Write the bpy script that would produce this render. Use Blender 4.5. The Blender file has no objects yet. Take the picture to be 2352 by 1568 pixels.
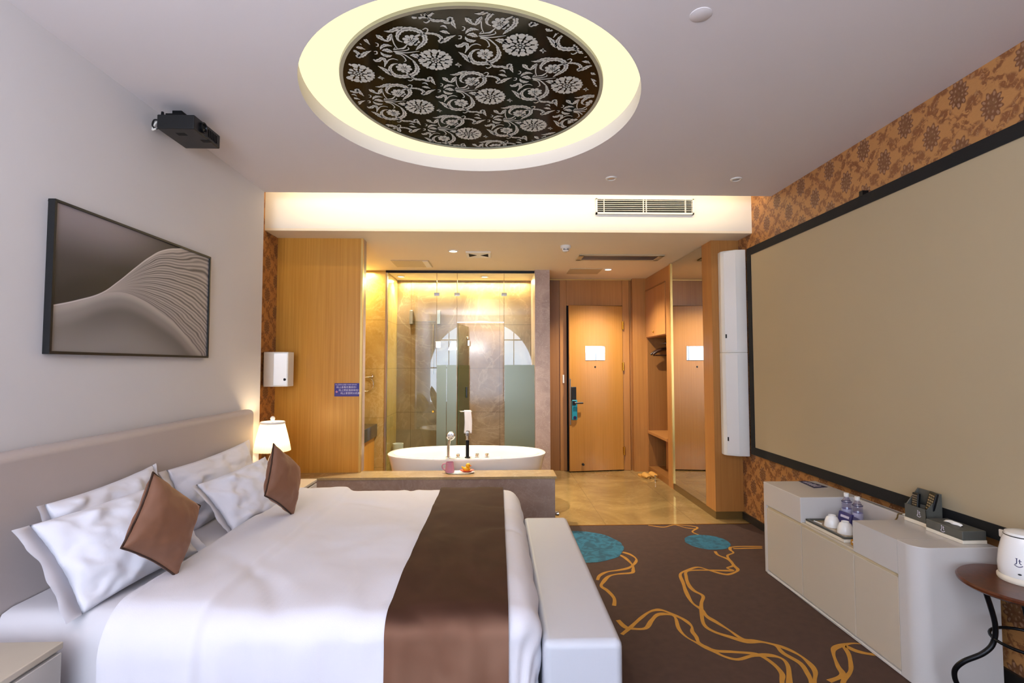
import bpy, bmesh, math, random
from mathutils import Vector, Matrix, noise
random.seed(7)
SC = bpy.context.scene
COL = SC.collection
PI = math.pi

SKY, COVE_W, EXPO, FILL_W = 4.2, 7.5, 1.0, 50
DAMASK=[
[(-0.131,-0.132,0.0021),(-0.1478,-0.1457,0.0036),(-0.1455,-0.178,0.0065),(-0.1188,-0.2145,0.009),(-0.0798,-0.2234,0.0101),(-0.0474,-0.2097,0.0096),(-0.0283,-0.181,0.0088),(-0.0278,-0.1464,0.0084),(-0.0448,-0.1175,0.0076),(-0.0648,-0.0952,0.0052),(-0.0801,-0.075,0.0012)],
[(-0.1985,-0.2058,0.0006),(-0.1726,-0.2051,0.0058),(-0.1404,-0.2218,0.0087),(-0.1117,-0.2373,0.0014)],
[(-0.2394,-0.1792,0.0015),(-0.2278,-0.1658,0.0095),(-0.2145,-0.1463,0.0051),(-0.1966,-0.1397,0.0051),(-0.1808,-0.1656,0.0086),(-0.1696,-0.1887,0.0012)],
[(-0.1608,-0.0779,0.0015),(-0.1709,-0.1118,0.0021),(-0.1723,-0.1497,0.0021),(-0.1672,-0.182,0.0012)],
[(-0.1841,-0.0763,0.0028),(-0.1522,-0.0831,0.0031),(-0.1344,-0.0885,0.004),(-0.1168,-0.1108,0.0021),(-0.1025,-0.1327,0.0015)],
[(-0.078,-0.1637,0.003),(-0.0483,-0.1842,0.0047),(-0.0146,-0.195,0.005),(0.0144,-0.1935,0.005),(0.0364,-0.1818,0.0059),(0.0473,-0.16,0.0068),(0.0376,-0.1387,0.0075),(0.0627,-0.1502,0.009),(0.0823,-0.1693,0.0071),(0.1117,-0.1856,0.0006)],
[(-0.0286,-0.219,0.0014),(-0.0142,-0.2295,0.0023),(-0.0061,-0.2196,0.0023),(-0.014,-0.1995,0.0018)],
[(0.0441,-0.2108,0.0009),(0.0656,-0.2082,0.0073),(0.0871,-0.1954,0.0006)],
[(-0.1869,-0.0623,0.0022),(-0.1396,-0.0685,0.0025),(-0.113,-0.0801,0.0022),(-0.1137,-0.0939,0.0015)],
[(-0.1819,-0.0564,0.0025),(-0.133,-0.0536,0.0028),(-0.0947,-0.0606,0.0022),(-0.0658,-0.0679,0.0009)],
[(-0.177,-0.0499,0.0022),(-0.1444,-0.0421,0.0028),(-0.116,-0.0076,0.0029),(-0.0957,0.0239,0.0013)],
[(-0.1808,-0.0463,0.0016),(-0.1523,-0.0327,0.0022),(-0.14,0.0036,0.0022),(-0.1504,0.0172,0.0016)],
[(-0.1855,0.0343,0.0019),(-0.2092,0.0404,0.0039),(-0.23,0.0714,0.0062),(-0.2311,0.1083,0.0089),(-0.2136,0.137,0.0104),(-0.1782,0.1438,0.0111),(-0.1396,0.1333,0.0104),(-0.1084,0.1051,0.0096),(-0.0963,0.069,0.0088),(-0.1,0.0349,0.0055),(-0.1095,0.0108,0.0013)],
[(-0.285,0.0561,0.0006),(-0.2642,0.079,0.0072),(-0.2452,0.1127,0.0093),(-0.2361,0.1358,0.0013)],
[(-0.2949,0.0034,0.0025),(-0.2783,0.0136,0.0077),(-0.2484,-0.0068,0.0073),(-0.2409,0.0196,0.0054),(-0.255,0.0636,0.0013)],
[(-0.1641,0.0753,0.0023),(-0.1554,0.1092,0.0037),(-0.1416,0.1452,0.0047),(-0.1148,0.1673,0.0065),(-0.081,0.1676,0.0058),(-0.0586,0.1768,0.0085),(-0.0447,0.1487,0.0074),(-0.0382,0.1775,0.0078),(-0.0258,0.2156,0.0007)],
[(-0.16,0.1745,0.0017),(-0.1494,0.1816,0.0027),(-0.1345,0.1678,0.0027),(-0.1385,0.1469,0.0017)],
[(-0.2383,0.0341,0.0016),(-0.2227,0.0058,0.0025),(-0.1983,-0.0054,0.0025),(-0.1784,0.0057,0.0013)],
[(-0.1145,-0.0347,0.0006),(-0.0929,-0.0332,0.011),(-0.07,-0.0192,0.0104),(-0.0625,-0.0063,0.0016)],
[(0.0907,0.0365,0.001),(0.1038,0.0351,0.0065),(0.1228,0.0401,0.0006)],
[(0.105,0.0187,0.0006),(0.1086,0.0349,0.0042),(0.1087,0.0559,0.0007)],
[(-0.1839,-0.0773,0.0009),(-0.1717,-0.0924,0.0)],
[(-0.093,0.2035,0.0007),(-0.0754,0.2,0.0045),(-0.0641,0.2184,0.0007)],
[(-0.0861,-0.114,0.0012),(-0.0717,-0.1288,0.0036),(-0.0597,-0.1479,0.0012)],
[(-0.2438,-0.0758,0.0009),(-0.2317,-0.0957,0.0055),(-0.2108,-0.1084,0.007),(-0.185,-0.1018,0.0009)],
[(-0.2468,-0.0557,0.0009),(-0.2389,-0.0356,0.0063),(-0.2192,-0.0258,0.0079),(-0.1993,-0.0314,0.0009)],
[(-0.2381,-0.0669,0.0015),(-0.2188,-0.0714,0.0092),(-0.2049,-0.0643,0.0093),(-0.191,-0.0571,0.0016)],
[(-0.2553,-0.124,0.0012),(-0.245,-0.1171,0.0021),(-0.2489,-0.1001,0.0021),(-0.2586,-0.0975,0.0015)],
[(-0.2766,-0.0599,0.0012),(-0.2642,-0.0603,0.0022),(-0.2668,-0.0425,0.0022),(-0.2784,-0.0396,0.0016)],
]
CARPET_LINES=[
[(0.932,3.843),(0.976,3.796),(0.997,3.708),(0.964,3.625),(0.9,3.547),(0.818,3.51),(0.741,3.487),(0.677,3.428),(0.648,3.357)],
[(0.892,3.799),(0.924,3.724),(0.94,3.598),(0.925,3.52),(0.9,3.465),(0.803,3.448),(0.735,3.414),(0.683,3.333),(0.654,3.266),(0.679,3.201),(0.697,3.098),(0.675,3.003)],
[(0.658,2.837),(0.675,2.771),(0.702,2.747),(0.782,2.745),(0.838,2.823),(0.892,2.888),(0.946,2.895),(0.981,2.86),(0.959,2.739),(0.968,2.656),(1.005,2.591),(1.048,2.529),(1.084,2.476),(1.138,2.449),(1.226,2.478),(1.307,2.478),(1.35,2.449),(1.344,2.388),(1.285,2.275),(1.233,2.186)],
[(0.643,2.688),(0.704,2.755),(0.777,2.841),(0.849,2.916),(0.901,2.944),(0.942,2.936),(0.991,2.877),(1.023,2.825),(1.036,2.76),(1.019,2.707),(1.019,2.654),(1.013,2.591),(1.056,2.528),(1.138,2.513),(1.228,2.497),(1.266,2.47),(1.287,2.402),(1.284,2.332),(1.252,2.276),(1.208,2.187)],
[(1.628,3.836),(1.618,3.761),(1.656,3.672),(1.643,3.563),(1.632,3.484),(1.552,3.424),(1.502,3.426),(1.437,3.491),(1.385,3.544),(1.308,3.508),(1.22,3.435),(1.187,3.294),(1.158,3.165),(1.142,3.026),(1.163,2.942),(1.161,2.863),(1.187,2.795),(1.217,2.716),(1.246,2.626),(1.3,2.61),(1.362,2.58),(1.415,2.537),(1.451,2.471),(1.456,2.397),(1.441,2.339),(1.395,2.271),(1.336,2.183)],
[(1.784,3.927),(1.755,3.864),(1.75,3.802),(1.678,3.744),(1.658,3.63),(1.638,3.563),(1.578,3.525),(1.588,3.478),(1.437,3.491),(1.288,3.483),(1.241,3.386),(1.213,3.271),(1.213,3.184),(1.24,3.111),(1.196,3.024),(1.159,2.933),(1.11,2.782),(1.13,2.703),(1.198,2.642),(1.255,2.597),(1.331,2.595),(1.381,2.559),(1.382,2.492),(1.414,2.41),(1.4,2.329),(1.379,2.272),(1.326,2.183)],
[(1.771,3.911),(1.857,3.931),(2.032,3.925)],
[(1.79,3.888),(2.015,3.893)],
[(1.853,2.531),(1.802,2.566),(1.737,2.561),(1.661,2.53),(1.619,2.478),(1.575,2.381),(1.55,2.313),(1.46,2.272)],
[(1.851,2.459),(1.795,2.473),(1.747,2.501),(1.72,2.548),(1.692,2.476),(1.643,2.391),(1.599,2.334),(1.534,2.28),(1.471,2.209)],
[(1.311,4.467),(1.427,4.413),(1.553,4.471),(1.714,4.404),(1.629,4.287),(1.65,4.21)],
[(1.553,4.471),(1.615,4.387),(1.682,4.356)],
]
# ---------------------------------------------------------------- materials
def lin(h):
    h = h.lstrip('#')
    out = []
    for i in (0, 2, 4):
        c = int(h[i:i+2], 16) / 255
        out.append(c/12.92 if c <= .04045 else ((c+.055)/1.055)**2.4)
    return (*out, 1.0)

class X:
    """expression over shader sockets: builds Math nodes"""
    nt = None
    def __init__(s, v): s.v = v
    @staticmethod
    def op(name, *args):
        n = X.nt.nodes.new('ShaderNodeMath'); n.operation = name
        for i, a in enumerate(args):
            a = a.v if isinstance(a, X) else a
            if isinstance(a, (int, float)): n.inputs[i].default_value = a
            else: X.nt.links.new(a, n.inputs[i])
        return X(n.outputs[0])
    def __add__(s, o): return X.op('ADD', s, o)
    __radd__ = __add__
    def __sub__(s, o): return X.op('SUBTRACT', s, o)
    def __rsub__(s, o): return X.op('SUBTRACT', o, s)
    def __mul__(s, o): return X.op('MULTIPLY', s, o)
    __rmul__ = __mul__
    def __truediv__(s, o): return X.op('DIVIDE', s, o)
    def __neg__(s): return X.op('MULTIPLY', s, -1.0)
def xabs(a): return X.op('ABSOLUTE', a)
def xsin(a): return X.op('SINE', a)
def xfract(a): return X.op('FRACT', a)
def xmin(a, b): return X.op('MINIMUM', a, b)
def xmax(a, b): return X.op('MAXIMUM', a, b)
def xsqrt(a): return X.op('SQRT', a)
def xlt(a, b): return X.op('LESS_THAN', a, b)
def xatan2(a, b): return X.op('ARCTAN2', a, b)
def smooth(a, lo, hi):
    n = X.nt.nodes.new('ShaderNodeMapRange'); n.interpolation_type = 'SMOOTHSTEP'
    X.nt.links.new(a.v, n.inputs['Value'])
    n.inputs['From Min'].default_value = lo; n.inputs['From Max'].default_value = hi
    return X(n.outputs['Result'])
def mix(f, a, b):
    n = X.nt.nodes.new('ShaderNodeMix'); n.data_type = 'RGBA'
    for sock, val in ((n.inputs[0], f), (n.inputs[6], a), (n.inputs[7], b)):
        val = val.v if isinstance(val, X) else val
        if isinstance(val, (int, float)): sock.default_value = val
        elif isinstance(val, tuple): sock.default_value = val
        elif isinstance(val, str): sock.default_value = lin(val)
        else: X.nt.links.new(val, sock)
    return n.outputs[2]
def coords():
    n = X.nt.nodes.new('ShaderNodeTexCoord')
    s = X.nt.nodes.new('ShaderNodeSeparateXYZ'); X.nt.links.new(n.outputs['Object'], s.inputs[0])
    return X(s.outputs[0]), X(s.outputs[1]), X(s.outputs[2])
def vec(x, y, z):
    n = X.nt.nodes.new('ShaderNodeCombineXYZ')
    for i, a in enumerate((x, y, z)):
        a = a.v if isinstance(a, X) else a
        if isinstance(a, (int, float)): n.inputs[i].default_value = a
        else: X.nt.links.new(a, n.inputs[i])
    return n.outputs[0]
def nz(v, scale=1.0, detail=3.0, rough=.5, dist=0.0):
    n = X.nt.nodes.new('ShaderNodeTexNoise')
    X.nt.links.new(v, n.inputs['Vector'])
    n.inputs['Scale'].default_value = scale; n.inputs['Detail'].default_value = detail
    n.inputs['Roughness'].default_value = rough; n.inputs['Distortion'].default_value = dist
    return X(n.outputs['Fac'])
def fcurve(a, pts):
    n = X.nt.nodes.new('ShaderNodeFloatCurve')
    c = n.mapping.curves[0]
    c.points[0].location = pts[0]; c.points[1].location = pts[-1]
    for p in pts[1:-1]: c.points.new(*p)
    n.mapping.extend = 'HORIZONTAL'; n.mapping.update()
    X.nt.links.new(a.v, n.inputs['Value'])
    return X(n.outputs[0])

def new_mat(name):
    m = bpy.data.materials.new(name); m.use_nodes = True
    X.nt = m.node_tree
    return m, m.node_tree.nodes['Principled BSDF']
def setin(b, k, v):
    if k not in b.inputs: return
    s = b.inputs[k]
    if isinstance(v, X): X.nt.links.new(v.v, s)
    elif hasattr(v, 'is_output'): X.nt.links.new(v, s)
    else: s.default_value = lin(v) if isinstance(v, str) else v
def bump(b, h, strength=.2, dist=.01):
    n = X.nt.nodes.new('ShaderNodeBump'); n.inputs['Strength'].default_value = strength
    n.inputs['Distance'].default_value = dist
    X.nt.links.new(h.v if isinstance(h, X) else h, n.inputs['Height'])
    X.nt.links.new(n.outputs[0], b.inputs['Normal'])
def plain(name, col, rough=.5, metal=0.0, var=.06, scale=8.0, bstr=0.0, bscale=200.0, **kw):
    """a colour with a slight procedural unevenness"""
    m, b = new_mat(name)
    x, y, z = coords(); v = vec(x, y, z)
    c = lin(col); n = nz(v, scale, 2)
    lo = tuple(max(0, t*(1-var)) for t in c[:3]) + (1,); hi = tuple(min(1, t*(1+var)) for t in c[:3]) + (1,)
    setin(b, 'Base Color', mix(n, lo, hi)); setin(b, 'Roughness', rough); setin(b, 'Metallic', metal)
    if bstr: bump(b, nz(v, bscale, 2), bstr, .002)
    for k, val in kw.items(): setin(b, k.replace('_', ' '), val)
    return m
def emit(name, col, strength):
    m = bpy.data.materials.new(name); m.use_nodes = True; nt = m.node_tree; nt.nodes.clear()
    X.nt = nt
    e = nt.nodes.new('ShaderNodeEmission'); o = nt.nodes.new('ShaderNodeOutputMaterial')
    e.inputs[0].default_value = lin(col); e.inputs[1].default_value = strength
    nt.links.new(e.outputs[0], o.inputs[0])
    return m
def wood(name, dark, light, rough=.35, fine=60.0, coat=0.0, spec=.5):
    m, b = new_mat(name)
    x, y, z = coords()
    v = vec(x*fine, y*fine, z*1.2)
    n = nz(v, 1.0, 4, .6, .3); big = nz(vec(x*3.0, y*3.0, z*.35), 1.0, 2)
    f = smooth(n*.65 + big*.45, .3, .8)
    setin(b, 'Base Color', mix(f, dark, light)); setin(b, 'Roughness', rough)
    setin(b, 'Coat Weight', coat); setin(b, 'Coat Roughness', .15); setin(b, 'Specular IOR Level', spec)
    return m
def marble(name, dark, light, vein, rough=.15, scale=1.6, seams=None, seamcol='#5a5040', speck=0.0, veinamt=.55):
    m, b = new_mat(name)
    x, y, z = coords(); v = vec(x, y, z)
    a = nz(v, scale, 6, .62, 1.2)
    col = mix(smooth(a, .32, .7), dark, light)
    w = nz(v, scale*1.1, 5, .6, 2.2)
    vn = 1.0 - smooth(xabs(w - .5), 0.0, .028)
    w2 = nz(vec(x+5.0, y*1.0, z+3.0), scale*2.7, 4, .6, 1.5)
    vn2 = 1.0 - smooth(xabs(w2 - .52), 0.0, .016)
    col = mix(xmin(xmax(vn, vn2*.6)*veinamt, 1.0), col, vein)
    if speck:
        s = nz(v, 60.0, 3, .7)
        col = mix(smooth(s, .58, .72)*speck, col, vein)
    if seams:
        mk = None
        for ax, off, step in seams:
            c = (x, y, z)[ax]
            d = xabs(xfract((c - off)/step + .5) - .5)*step
            s = xlt(d, .0025)
            mk = s if mk is None else xmax(mk, s)
        col = mix(mk*.8, col, seamcol)
    setin(b, 'Base Color', col); setin(b, 'Roughness', rough)
    return m
def glass(name, tint, frost=0.0, frostcol='#a9b5ab', refl=1.0):
    m = bpy.data.materials.new(name); m.use_nodes = True; nt = m.node_tree; nt.nodes.clear(); X.nt = nt
    N = nt.nodes.new; o = N('ShaderNodeOutputMaterial')
    tr = N('ShaderNodeBsdfTransparent'); tr.inputs[0].default_value = lin(tint)
    gl = N('ShaderNodeBsdfGlossy'); gl.inputs['Roughness'].default_value = .0 if not frost else .22
    fr = N('ShaderNodeFresnel'); fr.inputs[0].default_value = 1.52
    mx = N('ShaderNodeMixShader')
    base = tr.outputs[0]
    if frost:
        df = N('ShaderNodeBsdfDiffuse'); df.inputs[0].default_value = lin(frostcol)
        tl = N('ShaderNodeBsdfTranslucent'); tl.inputs[0].default_value = lin(frostcol)
        m2 = N('ShaderNodeMixShader'); m2.inputs[0].default_value = .45
        nt.links.new(df.outputs[0], m2.inputs[1]); nt.links.new(tl.outputs[0], m2.inputs[2])
        m3 = N('ShaderNodeMixShader'); m3.inputs[0].default_value = frost
        nt.links.new(tr.outputs[0], m3.inputs[1]); nt.links.new(m2.outputs[0], m3.inputs[2]); base = m3.outputs[0]
    ge = N('ShaderNodeNewGeometry')
    f = xmin(X(fr.outputs[0])*refl, 1.0)*(1.0 - X(ge.outputs['Backfacing']))
    nt.links.new(f.v, mx.inputs[0]); nt.links.new(base, mx.inputs[1]); nt.links.new(gl.outputs[0], mx.inputs[2])
    nt.links.new(mx.outputs[0], o.inputs[0])
    return m

def wallpaper(name):
    m, b = new_mat(name)
    x, y, z = coords(); v = vec(x, y, z)
    SX, SZ = .322, .28
    w1 = nz(v, 26.0, 2) - .5; w2 = nz(vec(x, y+7.0, z+3.0), 26.0, 2) - .5
    yy = y + w1*.012; zz = z + w2*.012
    def cell(y0, z0):
        fu = (xfract((yy - y0)/SX + .5) - .5)*SX
        fv = (xfract((zz - z0)/SZ + .5) - .5)*SZ
        r = xsqrt((fu/.050)*(fu/.050) + (fv/.066)*(fv/.066))
        ang = xatan2(fv, fu)
        edge = r - xsin(ang*11.0)*.13
        med = 1.0 - smooth(edge, .93, 1.05)
        pet = xmax(smooth(xsin(ang*11.0), .1, .6)*smooth(r, .62, .74)*(1.0 - smooth(r, .92, 1.0)), smooth(xsin(ang*7.0 + 1.0), .2, .7)*smooth(r, .30, .38)*(1.0 - smooth(r, .46, .54))*.8)
        core = (1.0 - smooth(r, .52, .6))
        l1 = xabs(fu)/(SX/2) + xabs(fv)/(SZ/2)
        return med, pet, core, l1, fu, fv
    A = cell(2.354, 2.71); B = cell(2.193, 2.57)
    med = xmax(A[0], B[0]); pet = xmax(A[1], B[1]); core = xmax(A[2], B[2])
    sc = nz(v, 30.0, 3, .6, .8); sc2 = nz(v, 70.0, 3, .6, .8)
    band = 1.0 - smooth(xabs(A[3] - 1.0), .14, .28)
    # leafy clusters half way along the trellis and at its crossings
    def spot(y0, z0, ry, rz):
        fu = (xfract((yy - y0)/(SX/2) + .5) - .5)*(SX/2); fv = (xfract((zz - z0)/(SZ/2) + .5) - .5)*(SZ/2)
        return 1.0 - smooth(xsqrt((fu/ry)*(fu/ry) + (fv/rz)*(fv/rz)), .7, 1.1)
    cl = spot(2.354 + SX/4, 2.71 + SZ/4, .045, .036)
    cr = spot(2.354, 2.71 + SZ/2, .03, .026)
    tre = xmin(xmax(xmax(cl, cr*(1.0-med))*smooth(sc, .38, .5), band*smooth(sc, .44, .54)), 1.0)*(1.0 - med)
    grain = nz(vec(x*1.0, y*1.0, z*6.0), 90.0, 2)
    base = mix(grain, '#b07a46', '#c18b53')
    col = mix(tre*.8, base, '#7a4526')
    col = mix(tre*smooth(sc2, .55, .66)*.7, col, '#b58a62')
    col = mix(med*.85, col, '#6b4029')
    col = mix(core*smooth(sc2, .4, .6)*.4, col, '#8d6a42')
    col = mix(pet*.62, col, '#b58d70')
    setin(b, 'Base Color', col); setin(b, 'Roughness', .5)
    return m

def art_print(name, y0, w, z0, h):
    m, b = new_mat(name)
    x, y, z = coords()
    u = (y - y0)/w; v = (z - z0)/h
    A = fcurve(u, [(0.0, .306), (.115, .367), (.23, .446), (.316, .55), (.42, .696), (.511, .817), (.611, .918), (.75, .985), (1.0, 1.0)])
    Bc = fcurve(u, [(0.0, .296), (.115, .357), (.23, .436), (.297, .468), (.36, .479), (.461, .454), (.586, .382), (.725, .279), (.833, .159), (.951, .003), (1.0, -.08)])
    # A saturates at 1: let it keep climbing past the frame
    A2 = A + smooth(u, .7, 1.0)*.12
    wob = nz(vec(u*3.0, v*6.0, 0.0), 1.0, 2) - .5
    t = (v - Bc)/xmax(A2 - Bc, .02)
    ph = t*165.0 + wob*17.0 + u*4.0
    st = xsin(ph)*.5 + .5
    st2 = xsin(ph*.37 + 1.0)*.5 + .5
    amp = smooth(u, .25, .5)
    ridge = mix(st*amp, '#b3abaa', '#544e50')
    ridge = mix(st2*.35*amp, ridge, '#cac4c4')
    ridge = mix(smooth(t, .93, 1.0)*.8, ridge, '#d8d0cb')
    ridge = mix((1.0-smooth(t, 0.0, .35))*.35, ridge, '#878184')
    below = Bc - v
    low = mix(smooth(below, .0, .07), '#b6b0b0', '#8d898a')
    low = mix(smooth(below, .06, .16), low, '#686568')
    low = mix(smooth(below, .12, .42), low, '#908c8d')
    low = mix(smooth(u, .75, 1.0)*.4, low, '#8a7f78')
    low = mix((1.0-smooth(u, 0.0, .3))*.35, low, '#a79f99')
    up = v - A
    dk = mix(smooth(up, 0.0, .45), '#2c2a2d', '#4e494c')
    dk = mix(smooth(v - u*.05, .62, 1.0)*(1.0 - smooth(u, .2, .75)), dk, '#968d93')
    hump = 1.0 - smooth((u - .22)*(u - .22)*3.2 + v, .50, .60)
    dk = mix(hump*.55, dk, '#232224')
    isridge = (1.0 - smooth(v - A2, 0.0, .006))
    islow = (1.0 - smooth(v - Bc, 0.0, .006))
    col = mix(isridge, dk, ridge); col = mix(islow, col, low)
    lineA = (1.0 - smooth(xabs(v - A), .002, .007))*(1.0 - smooth(u, .6, .8))
    col = mix(lineA*.8, col, '#d9d4d4')
    setin(b, 'Base Color', col); setin(b, 'Roughness', .5)
    return m

M = {}
M['white_wall'] = plain('white_wall_paint', '#d9d6d8', .75, var=.02, scale=2)
M['ceiling'] = plain('ceiling_paint', '#e2dbdd', .8, var=.02, scale=1.5)
M['entry_ceiling'] = plain('entry_ceiling_paint', '#f5e8d2', .7, var=.02, scale=2)
M['beam'] = plain('beam_paint', '#efeae2', .7, var=.015, scale=3)
M['wallpaper'] = wallpaper('damask_wallpaper')
M['oak_gold'] = wood('golden_veneer', '#c08330', '#d89e46', .3, 70)
M['oak'] = wood('oak_veneer', '#a8713a', '#bd8447', .32, 70)
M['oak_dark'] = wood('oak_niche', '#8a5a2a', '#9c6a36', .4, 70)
M['oak_door'] = wood('door_veneer', '#b9803a', '#c98f48', .24, 80)
M['walnut'] = wood('walnut_top', '#4b2413', '#6b371d', .28, 40)
M['tile'] = marble('polished_floor_stone', '#8c7044', '#ac8f5b', '#c4aa78', .08, 1.1, [(0, .15, .8), (1, 4.5, .8)], '#7a653f', veinamt=.14)
M['bath_marble'] = marble('bath_marble', '#7d6853', '#9a866e', '#bba98e', .12, .9, [(2, .77, .59), (0, -1.17, 1.2)], '#55493a', veinamt=.28)
M['gold_marble'] = marble('gold_marble', '#ad8f52', '#c2a668', '#d3bd8c', .2, 1.2, [(2, .77, .59)], '#85703c', veinamt=.3)
M['ledge_stone'] = marble('ledge_stone', '#a0867a', '#b39a8c', '#c9b7aa', .3, 3.0, None, veinamt=.25, speck=.25)
M['ledge_top'] = marble('ledge_top_stone', '#a48a62', '#b89e74', '#d0b991', .12, 2.5, None, veinamt=.3)
M['pillar_stone'] = marble('pillar_stone', '#a68f85', '#b9a297', '#d6c7bd', .35, 3.0, None, veinamt=.2, speck=.5)
M['black'] = plain('black_plastic', '#141517', .4)
M['black_metal'] = plain('black_iron', '#17171a', .38, .6)
M['black_felt'] = plain('black_velvet_frame', '#0e0e10', .8)
M['chrome'] = plain('chrome', '#dcdcdc', .08, 1.0, var=.01)
M['brass'] = plain('brass_strip', '#c99a3a', .25, 1.0)
M['gold_trim'] = plain('gold_trim', '#dcb870', .3, .7)
M['steel'] = plain('brushed_steel', '#b5b0a8', .3, 1.0)
M['mirror'] = plain('mirror_silver', '#d9d6cc', .0, 1.0, var=.005)
M['white_gloss'] = plain('white_gloss', '#e9e6e4', .18, var=.01)
M['cab_white'] = plain('cabinet_lacquer', '#cdc7c2', .2, var=.015)
M['cab_cream'] = plain('cabinet_door_lacquer', '#c9bdab', .22, var=.02)
M['cab_top'] = plain('cabinet_top_lacquer', '#c8c0b7', .12, var=.02)
M['white_plastic'] = plain('white_plastic', '#e6e2dc', .4, var=.02)
M['porcelain'] = plain('porcelain', '#f2efeb', .08, var=.005)
M['linen'] = plain('white_linen', '#dedbe2', .9, var=.015, scale=5, bstr=.15, bscale=300)
M['sheet'] = plain('white_sheet', '#dcd8dc', .9, var=.015, scale=5)
M['pillow'] = plain('pillow_cotton', '#e4e2ea', .9, var=.015, scale=6, bstr=.12, bscale=40)
M['headboard'] = plain('beige_leather', '#bdb1ad', .5, var=.025, scale=5, bstr=.05, bscale=150)
M['bench'] = plain('white_leather', '#c6c7cf', .45, var=.015, scale=4, bstr=.04, bscale=160)
M['bed_base'] = plain('bed_base_cloth', '#cfc9c6', .8)
M['velvet'] = None
M['velvet2'] = plain('brown_satin', '#7d543e', .55, var=.14, scale=9, Sheen_Weight=.35, Sheen_Roughness=.4, Sheen_Tint=lin('#d8a184'))
M['piping'] = plain('dark_piping', '#3a2318', .6)
M['carpet'] = plain('brown_carpet', '#483127', .95, var=.22, scale=22, bstr=.5, bscale=500)
M['carpet_gold'] = plain('gold_carpet_line', '#b47f2c', .95, var=.15, scale=25)
M['carpet_blue'] = None
M['screen'] = plain('projection_fabric', '#b3a284', .85, var=.02, scale=2)
M['grey_leather'] = plain('grey_leather', '#55554f', .45, var=.08, scale=20)
M['cream_board'] = plain('cream_board', '#e4d9c6', .5)
M['paper'] = plain('white_paper', '#efeee9', .8)
M['blue_print'] = plain('blue_print', '#332a86', .4, var=.12, scale=15)
M['navy_print'] = plain('navy_print', '#22234f', .4)
M['print_white'] = plain('white_lettering', '#e6e0f2', .6)
M['teal'] = plain('teal_cover', '#1f93a8', .4)
M['pink'] = plain('pink_glaze', '#c98aa2', .2)
M['red_dish'] = plain('red_dish', '#e0604a', .25)
M['yellow'] = plain('yellow_rubber', '#f0b41c', .35)
M['orange'] = plain('orange_rubber', '#e8741a', .4)
M['slipper'] = plain('orange_slipper', '#d29a45', .7)
M['purple_packet'] = plain('purple_packet', '#3b3470', .35, var=.3, scale=60)
M['red'] = plain('red_packet', '#b02030', .4)
M['counter'] = marble('black_counter', '#2a2826', '#3a3733', '#5a544c', .12, 4.0, None, veinamt=.3)
M['dark_wood'] = wood('hanger_wood', '#2a1710', '#3d2418', .3, 50)
M['damask_white'] = plain('silver_print', '#d2d3cd', .45, var=.06, scale=40)
M['panel_black'] = plain('black_glass_panel', '#10110c', .1, var=.2, scale=3, Specular_IOR_Level=.22)
M['rim_grey'] = plain('grey_rim', '#b4b29c', .4)
M['ring_glow'] = emit('ring_glow', '#fff2c2', .62)
M['lamp_glow'] = emit('lamp_glow', '#fff2d8', 3.5)
M['grey_patch'] = plain('beige_access_panel', '#c9b898', .5)
M['dark_slot'] = plain('vent_shadow', '#0d0d0e', .9)
M['plate_mirror'] = plain('plate_mirror', '#a3a4a8', .03, 1.0, var=.01)
M['baseboard'] = plain('dark_baseboard', '#26221f', .4)
M['kick'] = plain('bronze_kickboard', '#7b6136', .3, .3)
M['glass'] = glass('clear_glass', '#f0f6f1', refl=2.2)
M['glass_green'] = glass('door_glass', '#bccdb6', refl=2.0)
M['frost'] = glass('frosted_film', '#dfe8e0', .82, '#93a096')
M['frost_green'] = glass('frosted_door_film', '#9fb08a', .8, '#66774f')
M['bottle'] = glass('bottle_plastic', '#eceaf6', 0, refl=2.0)
M['window_glass'] = glass('window_glass', '#ffffff', refl=.5)
M['water_label'] = plain('bottle_label', '#b5b2cc', .4, var=.2, scale=80)
M['art'] = art_print('dune_print', 2.13-2.69, 1.115, 1.455-1.77, .625)
# velvet: light put into the colour, dark on top, lighter on the hanging ends
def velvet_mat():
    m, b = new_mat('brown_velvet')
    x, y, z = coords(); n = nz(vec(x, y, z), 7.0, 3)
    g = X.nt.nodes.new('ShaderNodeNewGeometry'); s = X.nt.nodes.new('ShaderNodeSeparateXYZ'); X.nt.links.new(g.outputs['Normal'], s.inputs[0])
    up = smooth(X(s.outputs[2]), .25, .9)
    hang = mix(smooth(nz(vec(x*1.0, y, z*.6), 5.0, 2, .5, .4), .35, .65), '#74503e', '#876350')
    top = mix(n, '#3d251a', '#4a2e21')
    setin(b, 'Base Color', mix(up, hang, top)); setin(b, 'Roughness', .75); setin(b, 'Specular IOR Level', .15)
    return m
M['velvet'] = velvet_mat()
def spot_mat():
    m, b = new_mat('blue_carpet_spot')
    x, y, z = coords(); v = vec(x, y*1.0, z)
    a = nz(v, 11.0, 3, .55, 1.6); c = nz(v, 60.0, 2)
    col = mix(smooth(a, .42, .56), '#235468', '#2b6c85'); col = mix(smooth(a, .60, .68)*.5, col, '#347d97'); col = mix(smooth(c, .4, .7)*.2, col, '#1f5068')
    setin(b, 'Base Color', col); setin(b, 'Roughness', .95)
    return m
M['carpet_blue'] = spot_mat()
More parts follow.
